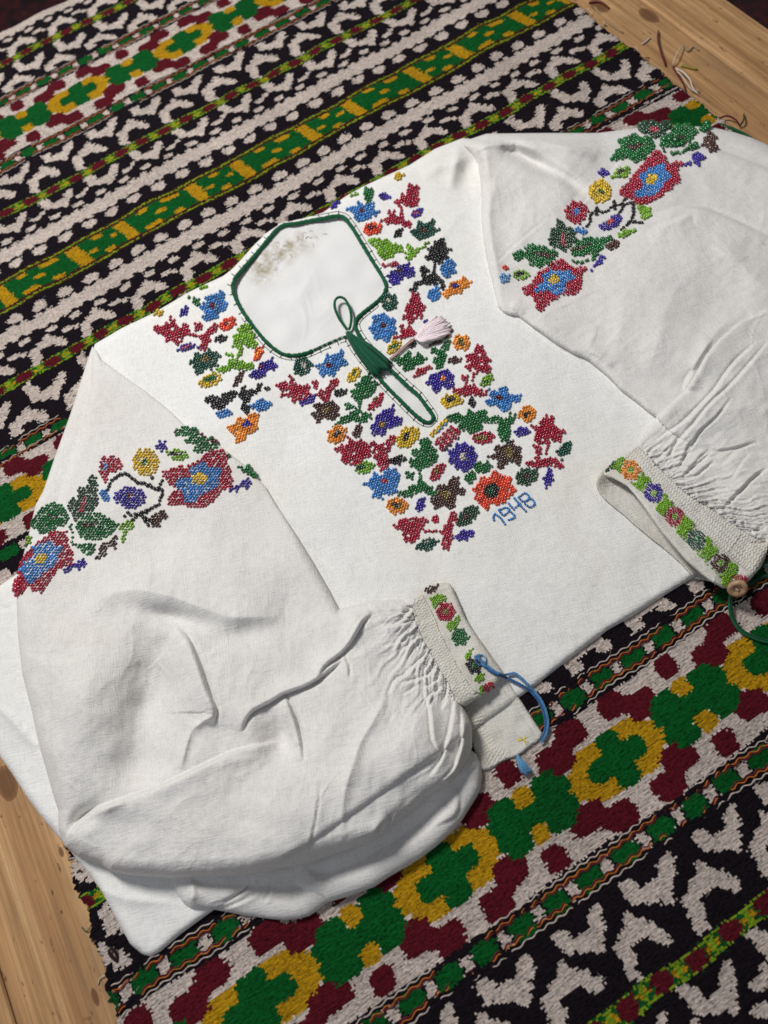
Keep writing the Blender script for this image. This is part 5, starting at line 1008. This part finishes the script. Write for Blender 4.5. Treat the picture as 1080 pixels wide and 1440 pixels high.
R1 = lambda *p: zc(4.909, 680, 280, p)
R2 = lambda *p: zc(4.5, 780, 160, p)
RIGHT = [
 (FL, [PG(CRIM, R1((250, 620), (330, 580), (380, 505), (440, 480), (480, 430), (540, 410), (590, 440), (610, 475), (738, 465), (690, 510), (684, 570), (660, 640), (600, 672), (545, 660), (470, 710), (430, 740), (400, 785), (360, 765), (345, 690), (290, 668))),
       PG(BLU, R1((400, 530), (470, 485), (520, 510), (600, 485), (632, 550), (560, 590), (555, 640), (500, 672), (440, 640), (360, 655), (352, 625), (420, 580))), E(YELW, 778.5, 394.5, 8, 6.4, -10)]),
 (LE, [PG(DGR, R1((270, 330), (340, 310), (430, 325), (520, 375), (470, 450), (380, 478), (310, 450), (280, 395), (240, 432), (200, 415), (205, 370), (250, 352), (290, 365))), E(BROW, 765, 359, 16, 3.2, 8)]),
 (LE, [PG(MGRN, R1((495, 140), (520, 126), (560, 165), (580, 205), (620, 195), (630, 245), (650, 275), (610, 320), (560, 372), (530, 345), (460, 330), (440, 280), (465, 250), (455, 210), (500, 195))), E(RPNK, 792, 339, 3, 10, -10)]),
 (LE, [PG(DGR, R1((590, 365), (640, 290), (720, 258), (800, 275), (890, 250), (895, 270), (850, 310), (820, 350), (740, 385), (640, 408))), E(BROW, 818, 349, 14, 2.8, -14)]),
 (SP, [PG(DGR, R1((580, 395), (610, 420), (680, 432), (740, 410), (790, 370), (830, 365), (780, 412), (700, 445), (620, 455)))]),
 (LE, [PG(BROW, R1((840, 330), (905, 278), (950, 295), (920, 340), (870, 370)))]), (SP, [PG(PUR, R1((735, 480), (770, 440), (815, 395), (860, 400), (820, 450), (770, 470), (745, 500)))]),
 (SP, [PG(LBLU, R1((104, 530), (140, 510), (182, 520), (175, 570), (125, 588))), PG(RORG, R1((130, 465), (172, 460), (178, 495), (132, 498)))]), (LE, [LF(LIME, 732, 387, 27, 15, -3), LF(BLAC, 732, 386, 14, 6, -8)]),
 (FL, [ST(CRIM, 810, 299, 10, 17.5, 15), E(BLU, 810, 299, 4, 4.4)]), (SP, [PG(BLU, R1((615, 205), (680, 195), (715, 225), (750, 225), (690, 250), (640, 240)))]),
 (FL, [PG(PUR, R1((790, 185), (840, 150), (900, 115), (968, 130), (940, 180), (870, 215), (815, 215))), E(RPNK, 859, 313, 5, 3.6, -20)]),
 (FL, [ST(YELW, 844.5, 270.5, 9, 17.5, 15), E(DGR, 844.5, 270, 4, 3.6)]),
 (FL, [PG(CRIM, R2((400, 495), (470, 430), (510, 380), (590, 280), (640, 232), (690, 262), (720, 310), (825, 305), (770, 370), (798, 425), (740, 475), (640, 550), (560, 578), (520, 580), (500, 545), (440, 545))),
       PG(BLU, R2((525, 395), (590, 350), (640, 340), (690, 315), (705, 370), (740, 400), (690, 450), (660, 500), (600, 530), (500, 535), (495, 500), (560, 470))), E(YELW, 915.5, 254, 9, 7, -25)]),
 (LE, [PG(DGR, R2((345, 295), (385, 235), (420, 215), (405, 180), (470, 145), (520, 132), (600, 175), (642, 200), (600, 260), (540, 312), (490, 312), (450, 285), (400, 300))), E(BROW, 895, 208, 13, 3, -8)]),
 (LE, [PG(MGRN, R2((540, 90), (600, 75), (740, 78), (700, 130), (650, 165), (590, 140), (535, 118))), E(RPNK, 921, 185, 8, 3)]),
 (LE, [PG(DGR, R2((665, 190), (720, 120), (780, 82), (860, 85), (900, 120), (850, 180), (790, 212), (720, 220))), E(BROW, 953, 197, 12, 3, -20)]),
 (SP, [PG(DGR, R2((640, 195), (665, 195), (720, 245), (800, 240), (860, 195), (910, 215), (830, 250), (740, 272), (690, 245))), PG(DGR, R2((900, 105), (960, 82), (990, 95), (940, 125)))]),
 (LE, [PG(BROW, R2((920, 205), (945, 160), (975, 115), (1030, 155), (1015, 190), (1018, 240), (980, 245), (960, 220)))]),
 (SP, [PG(PUR, R2((818, 335), (850, 290), (885, 245), (945, 255), (955, 290), (915, 310), (925, 342), (880, 310), (840, 345)))]), (SP, [ST(PUR, 848.5, 244, 5, 8.5, 5, 30)]), (LE, [LF(LIME, 874, 244, 32, 14, -25), LF(BLAC, 874, 243, 14, 6, -30)]),
 (LE, [PG(LIME, R2((515, 585), (620, 590), (600, 625), (620, 655), (560, 680), (530, 640)))]), (LE, [PG(LIME, R2((388, 770), (450, 735), (540, 735), (480, 770), (430, 795)))]),
]
for nm, shp in RIGHT: motif(nm, sleeve_r, z_sleeve_r, shp, rows=35, axis=60, clip=lambda x, y: inside(SLEEVE_R, x, y), pitch=(3.9, 3.7), sz=.92)
vine('beaded_vine', sleeve_r, z_sleeve_r, [R2((200, 715), (225, 690), (225, 640), (270, 615), (310, 625), (370, 590), (420, 575), (440, 550)), R2((265, 605), (265, 640)), R2((372, 565), (380, 605)), R2((440, 575), (490, 570), (495, 620), (480, 680), (420, 735)), R2((430, 590), (400, 645)), R2((470, 690), (550, 690))], BLAC, 4.4, 3.8)

# cuffs: a row of flowers between lime sprigs
CR = lambda *p: zc(4.154, 820, 620, p)
for (x, y), c, cc in zip(CR((278, 172), (412, 308), (535, 445), (660, 580), (805, 715)), (ORAN, PUR, CRIM, TEAL, BROW), (LIME, LIME, LIME, DGR, LIME)):
    q = motif(FL, cuff_r, z_cuff_r, [ST(c, x, y, 6, 15.0, 12.5), E(cc, x, y, 4.2, 4.2)], rows=46, axis=40, sz=.80)
for pts in (CR((165, 150), (205, 95), (245, 100), (222, 140), (225, 190), (180, 170)), CR((335, 160), (352, 180), (365, 205), (395, 220), (372, 245), (330, 285), (305, 270), (325, 225), (345, 200)), CR((465, 295), (485, 320), (480, 345), (528, 355), (505, 385), (460, 440), (425, 410), (440, 370), (470, 350)),
            CR((590, 430), (615, 460), (648, 490), (610, 530), (560, 555), (540, 535), (570, 490)), CR((722, 555), (745, 580), (745, 610), (785, 630), (750, 670), (720, 700), (690, 650), (712, 615)), CR((860, 700), (895, 730), (905, 770), (850, 800), (835, 850), (805, 840), (812, 790))):
    motif(LE, cuff_r, z_cuff_r, [PG(LIME, pts)], rows=46, axis=-40, sz=.78, er=0)
fl_r = CR((278, 172), (412, 308), (535, 445), (660, 580), (805, 715))
def strip_r(x, y):
    k = np.ones(x.shape, bool)
    for fx, fy in fl_r: k &= np.hypot(x - fx, y - fy) > 14
    return k & (RNG.uniform(0, 1, x.shape) < .72)
motif(SP, cuff_r, z_cuff_r, [PG(LIME, CR((185, 130), (235, 105), (350, 190), (480, 325), (600, 460), (735, 590), (870, 740), (910, 800), (850, 835), (790, 790), (640, 640), (520, 505), (390, 355), (260, 225)))], rows=46, axis=40, sz=.76, er=0, clip=strip_r)
motif(LE, cuff_r, z_cuff_r, [PG(MGRN, CR((120, 185), (180, 118), (190, 140), (145, 185)))], rows=46, sz=.75)
motif(FL, cuff_r, z_cuff_r, [PG(CRIM, CR((862, 830), (880, 795), (920, 778), (952, 790), (960, 820), (935, 850), (900, 850)))], rows=46, axis=70, sz=.85)
CL = lambda *p: zc(4.696, 560, 800, p)
for (x, y), c, cc, r in zip(CL((315, 285), (410, 450), (500, 640)), (CRIM, DGR, BLAC), (OLIV, DGR, DGR), (14.5, 13.5, 13)):
    motif(FL, cuff_l, z_cuff_l, [ST(c, x, y, 6, r, r - 2.4), E(cc, x, y, 3.8, 3.8)], rows=62, axis=-60, sz=.80)
motif(LE, cuff_l, z_cuff_l, [PG(BROW, CL((158, 142), (215, 110), (275, 96), (262, 135), (205, 168)))], rows=62, sz=.80)
motif(FL, cuff_l, z_cuff_l, [PG(CRIM, CL((555, 775), (585, 742), (632, 750), (628, 785), (590, 815), (560, 815)))], rows=62, sz=.80)
for pts in (CL((208, 195), (255, 165), (330, 185), (310, 215), (265, 225), (240, 275), (225, 240)), CL((305, 370), (370, 335), (390, 300), (412, 350), (380, 385), (345, 420), (328, 400)), CL((430, 590), (470, 535), (500, 520), (480, 580), (450, 610)), CL((490, 735), (530, 700), (568, 690), (560, 740), (520, 755)), CL((530, 790), (550, 770), (560, 815), (545, 832))):
    motif(LE, cuff_l, z_cuff_l, [PG(LIME, pts)], rows=62, axis=-40, sz=.78, er=0)

# back-of-work stitches showing on the inside of the back panel
Fz = lambda *p: zc(4.154, 300, 290, p)
mb = MB()
for k in range(34):
    c0 = np.array([(402, 350), (385, 368), (425, 338), (370, 384), (448, 333)][k % 5]) + RNG.normal(0, 1, 2) * (13, 7); a0 = RNG.normal(-.6, .9); L = RNG.uniform(2, 5)
    tubeP_ = smooth_path([tuple(c0), tuple(c0 + L * np.array([math.cos(a0), math.sin(a0)])), tuple(c0 + 1.6 * L * np.array([math.cos(a0 + .7), math.sin(a0 + .7)]))], 5)
    tube(mb, W(tubeP_[:, 0], tubeP_[:, 1], z_back(tubeP_[:, 0], tubeP_[:, 1]) + .0002) - BL,   .00022, [srgb(196, 186, 164), srgb(170, 162, 146), srgb(206, 200, 184), srgb(176, 170, 158)][k % 4], 4)
mb.build('reverse_stitching', M_YARN, back_panel)

# ------------------------------------------------------------------ neck edge, cords, tassels, button
GRNY = srgb(12, 90, 56); GRND = srgb(7, 62, 40)
def tubeP(mb, pts, zf, rpx, col, n=None, lift=0.0, seg=6, wob=0.0, zadd=None, flat=1.0):
    n = n or max(4, int(path_len(pts) / 3)); p = smooth_path(pts, n); z = zf(p[:, 0], p[:, 1]) if callable(zf) else np.full(n, float(zf))
    s = scl(*p[n // 2]); z = z + lift * s
    if zadd is not None: z = z + zadd(np.linspace(0, 1, n))
    r = rpx * s * (1 + wob * RNG.normal(0, 1, n)); tube(mb, W(p[:, 0], p[:, 1], z) - BL, r, col, seg, flat=flat); return p
NP = NECK
trim = MB()
zneck = lambda x, y: np.where(inside(BODY, x, y), z_body(x, y), .006) + .0004
loop1 = np.concatenate([NP[43:], NP[:43]]) if False else NP
body_path = [tuple(p) for p in NP[0:42]]
full = smooth_path(body_path + [tuple(p) for p in NP[42:]] + [body_path[0]], 420)
dk = np.clip(1 +   .20 * np.sin(np.arange(420) * 1.9) + .18 * RNG.normal(0, 1, 420), .6, 1.5)
thin = np.where((full[:, 0] > 440) & (full[:, 0] < 487) & (full[:, 1] > 470) & (full[:, 1] < 496), .35, 1.0)
s0 = scl(450, 450)
for rr, off, cc in ((2.1, 0, GRNY), (1.4, 1.3, GRND), (1.3, -1.4, GRNY)):
    d = np.gradient(full, axis=0); nrm = np.stack([d[:, 1], -d[:, 0]], -1); nrm /= np.linalg.norm(nrm, axis=1)[:, None]
    p = full + nrm * off * 1.0; tube(trim, W(p[:, 0], p[:, 1], zneck(p[:, 0], p[:, 1]) + .0006) - BL, rr * s0 * dk * thin, cc, 7)
edge_trim = trim.build('neck_edging', M_YARN, blouse); edge_trim['label'] = 'green crocheted edging round neck and slit'
bl = MB(); d = np.gradient(full, axis=0); nrm = np.stack([d[:, 1], -d[:, 0]], -1); nrm /= np.linalg.norm(nrm, axis=1)[:, None]
for i in range(0, 420, 6):                                   # buttonhole stitches reaching into the cloth
    p0 = full[i]; out = nrm[i] if not inside(NECK, np.array([p0[0] + nrm[i][0] * 4]), np.array([p0[1] + nrm[i][1] * 4]))[0] else -nrm[i]
    p1 = p0 + out * RNG.uniform(6.0, 8.5) + RNG.normal(0, .5, 2)
    if not inside(BODY, np.array([p1[0]]), np.array([p1[1]]))[0]: continue
    tubeP(bl, [tuple(p0), tuple((p0 + p1) / 2), tuple(p1)], z_body, .55, GRND, 4, lift=.6, seg=4)
for a, b_ in ((60, 128), (150, 205), (205, 330), (335, 400)):
    q = full[a:b_:4]; dd = nrm[a:b_:4]; o = np.array([dd[i] if not inside(NECK, q[i:i + 1, 0] + dd[i][0] * 4, q[i:i + 1, 1] + dd[i][1] * 4)[0] else -dd[i] for i in range(len(q))])
    p = q + o * 6.2; ok = inside(BODY, p[:, 0], p[:, 1])
    if ok.sum() > 4: tubeP(bl, [tuple(t) for t in p[ok]], z_body, .42, GRND, lift=.5, seg=4)
bl.build('edging_stitches', M_YARN, blouse)

def tassel(name, label, head, ends, zf, rise, col, vary, rpx, nst, headr, mat=M_YARN):
    """a bundle of threads fanning from a tied head to a cut edge given as a polyline"""
    mb = MB(); ep = smooth_path(ends, nst)
    for k in range(nst * 3):
        e = ep[k % nst] + RNG.normal(0, 1.0, 2); e = e + (e - np.array(head, float)) * RNG.normal(0, .05); lay = k // nst
        h = np.array(head, float) + RNG.normal(0, headr * .3, 2)
        m = (h + e) / 2 + (ep[k % nst] - ep.mean(0)) * .22
        c = col * (1 + vary * RNG.normal()) 
        tubeP(mb, [tuple(h), tuple(h * .7 + m * .3 + (m - h) * .1), tuple(m), tuple(e)], zf, rpx, np.clip(c, 0, 1), 9, lift=1.5, seg=5, zadd=lambda t, lay=lay: (.0004 + rise * (.45 + .35 * lay) * np.sin(np.pi * np.clip(.12 + t * .85, 0, 1)) ** .7))
    t = np.linspace(0, 1, 8)
    P = W(np.full(8, head[0]), np.full(8, head[1]), 0)
    o = mb.build(name, mat, blouse); o['label'] = label; return o
zfr = lambda x, y: z_body(x, y) + .0008
tassel('tassel', 'flat dark green thread tassel in the neck slit', (490, 470), [(519, 521), (529, 525), (540, 519), (549, 510)], zfr, .0028, srgb(10, 84, 60), .22, 1.15, 20, 5)
tassel('tassel', 'pale pink thread tassel', (587, 476), [(612, 449), (621, 450), (628, 458), (629, 468), (618, 474), (607, 477.5)], zfr, .0036, srgb(252, 236, 242), .015, 1.7, 22, 4)
mb = MB(); tubeP(mb, [(548, 504), (558, 496), (570, 485), (580, 477), (588, 475)], zfr, 1.4, srgb(206, 178, 170), lift=1.6, wob=.06)
tubeP(mb, [(549, 505), (560, 497), (572, 486), (582, 478)], zfr, 1.3, srgb(196, 160, 156), lift=2.2, wob=.06)
o = mb.build('tassel_cord', M_YARN, blouse); o['label'] = 'pinkish cord of the pink tassel'
mb = MB(); tubeP(mb, Fz((786, 728), (760, 690), (735, 655), (712, 600), (709, 560), (722, 537), (744, 531), (768, 543), (788, 575), (802, 615), (806, 660), (800, 700), (790, 728)), z_back, 1.9, GRNY, 60, lift=2.0, wob=.05, zadd=lambda t: .0035 * np.sin(np.pi * t) + .002)
o = mb.build('button_loop', M_YARN, blouse); o['label'] = 'thin green thread loop standing at the neck'
mb = MB()
for k in range(3): tubeP(mb, [(486 + k, 468 + k), (489, 465.5 + k * 1.4), (494, 466 + k * 1.2)], zfr, 1.4, srgb(196, 206, 196) if k == 0 else GRNY, 8, lift=3)
mb.build('knot', M_YARN, blouse)

# blue twisted cord on the open cuff
SKY, SKD = srgb(86, 140, 186), srgb(52, 100, 150)
def cloth_z(x, y):
    z = np.full(np.shape(x), .0046)
    for poly, f in ((BODY, z_body), (FLAP, z_flap), (CUFF_L, z_cuff_l)):
        m = inside(poly, x, y)
        if m.any(): z = np.where(m, np.maximum(z, f(x, y)), z)
    k = np.ones(7) / 7; return np.convolve(np.pad(z, 3, mode='edge'), k, 'valid') if len(z) > 12 else z
mb = MB()
p = smooth_path(CL((560, 625), (600, 650), (640, 678), (690, 700), (730, 695), (770, 690), (812, 720), (862, 770), (905, 815), (945, 870), (972, 930), (988, 1000), (985, 1060), (968, 1110), (940, 1150)), 90)
q = smooth_path(CL((570, 640), (605, 672), (650, 695), (700, 712), (750, 735), (800, 760), (850, 790), (895, 830), (930, 875), (960, 945), (972, 1010), (968, 1070), (950, 1125)), 90)
for path, c in ((p, SKY), (q, SKD)):
    n = len(path); z = cloth_z(path[:, 0], path[:, 1]) + .0012 + .002 * np.sin(np.pi * np.linspace(0, 1, n)); s = scl(720, 960); d = np.gradient(path, axis=0); nr = np.stack([d[:, 1], -d[:, 0]], -1); nr /= np.linalg.norm(nr, axis=1)[:, None]
    for k in range(3):
        a = np.arange(n) * .75 + k * 2.094; pp = path + nr * (1.15 * np.cos(a))[:, None]
        tube(mb, W(pp[:, 0], pp[:, 1], z + .55 * s * np.sin(a)) - BL, 1.05 * s, c * (.85 + .15 * k), 5)
for k in range(4):
    a0 = k * 1.57; tubeP(mb, [(676 + 8 * math.cos(a0 + t) * .9, 928 + 7 * math.sin(a0 + t)) for t in np.linspace(0, 3.6, 7)], z_cuff_l, 1.3, [SKY, SKD, srgb(150, 186, 214), SKY][k], 14, lift=1.6)
for k in range(7): tubeP(mb, [(671 + RNG.normal(0, 2), 922 + RNG.normal(0, 2)), (676 + RNG.normal(0, 1), 929 + RNG.normal(0, 1)), (681 + RNG.normal(0, 2), 935 + RNG.normal(0, 2))], z_cuff_l, 1.3, [SKY, SKD][k % 2], 7, lift=2.4)
o = mb.build('cuff_cord', M_YARN, blouse); o['label'] = 'twisted light blue cord knotted to the open cuff'
o = tassel('tassel', 'short light blue tassel under the open cuff', (728, 1064), [(735, 1086), (741, 1088), (746, 1083)], lambda x, y: np.full(np.shape(x), .0046), .0022, srgb(96, 150, 190), .15, 1.2, 8, 3)
mb = MB()
for k in range(12): 
    a0 = RNG.uniform(0, 6.28); tubeP(mb, [(736, 1041), (736 + 8 * math.cos(a0), 1041 + 8 * math.sin(a0))], z_flap, .6, srgb(222, 206, 90), 4, lift=.3, seg=4)
mb.build('yellow_stitches', M_YARN, blouse)
# green cord and wooden button on the closed cuff
mb = MB(); ZR = .0044
zg = lambda x, y: np.interp(y, [826, 848, 874], [.018, .0085, .0052])
for dx, c in ((-1.3, GRNY), (1.3, GRND)):
    tubeP(mb, [(1029 + dx, 830), (1027 + dx, 847), (1028 + dx, 862), (1034 + dx, 877), (1044 + dx * .6, 888 - dx), (1057, 895 - dx), (1070, 900 - dx), (1084, 902 - dx), (1100, 900 - dx)], zg, 2.0, c, 50, lift=1.2, wob=.05)
tubeP(mb, [(1050, 822), (1060, 817), (1070, 812), (1085, 808)], .006, 2.4, GRND, lift=1); tubeP(mb, [(1056, 812), (1066, 800), (1080, 796), (1092, 795)], .010, 1.4, GRND, lift=1)
tubeP(mb, [(1068, 797), (1078, 790), (1090, 788)], .008, 2.0, GRNY, lift=1)
o = mb.build('cuff_cord', M_YARN, blouse); o['label'] = 'dark green cord hanging from the buttoned cuff'
m_bt, nt_, b_ = mat_base('turned_wood'); Pn = objco(nt_)
nt_.links.new(ramp(nt_, noise(nt_, mapping(nt_, Pn, (300, 900, 300)), 1.0, 3), [(0.3, srgb(150, 112, 84)), (0.7, srgb(196, 160, 128))]), b_.inputs['Base Color']); b_.inputs['Roughness'].default_value = 0.45
bc_ = W(1037, 827, .0225) - BL; sB = scl(1037, 827); Rb = 12.8 * sB
nB = (CAM - (bc_ + BL)); nB /= np.linalg.norm(nB); dwn = W(1037, 837, .0225) - W(1037, 827, .0225); dwn /= np.linalg.norm(dwn)
nB = nB * math.cos(.80) + dwn * math.sin(.80); t1 = np.cross(nB, [0.25, -.2, 1]); t1 /= np.linalg.norm(t1); t2 = np.cross(nB, t1)
prof = [(0, .20), (.10, .20), (.42, .20), (.52, .30), (.80, .34), (.94, .26), (1.0, .08), (.96, -.12), (.80, -.22), (.3, -.24), (0, -.24)]
an = np.arange(36) / 36 * 6.2832; V = []; 
for r, h in prof: V += [bc_ + Rb * (r * (math.cos(a) * t1 + math.sin(a) * t2) + h * nB) for a in an]
F = [(i * 36 + j, i * 36 + (j + 1) % 36, i * 36 + 36 + (j + 1) % 36, i * 36 + 36 + j) for i in range(len(prof) - 1) for j in range(36)]
me = bpy.data.meshes.new('button'); me.from_pydata([tuple(v) for v in V], [], F); me.update(); me.polygons.foreach_set('use_smooth', [True] * len(me.polygons))
button = obj('button', me, m_bt, blouse); button['label'] = 'small turned wooden button'
mb = MB()
for sx in (-1, 1):
    c0 = bc_ + Rb * (.22 * sx * t1 + .21 * nB); ang = np.linspace(0, 6.2832, 12); tube(mb, [c0 + Rb * .09 * (math.cos(a) * t1 + math.sin(a) * t2) for a in ang], Rb * .03, srgb(60, 40, 30), 5)
tube(mb, [bc_ + Rb * (.22 * k * t1 + (.22 + .10 * (1 - k * k)) * nB) for k in np.linspace(-1, 1, 7)], Rb * .06, srgb(222, 206, 170), 6)
mb.build('button_thread', M_YARN, button)
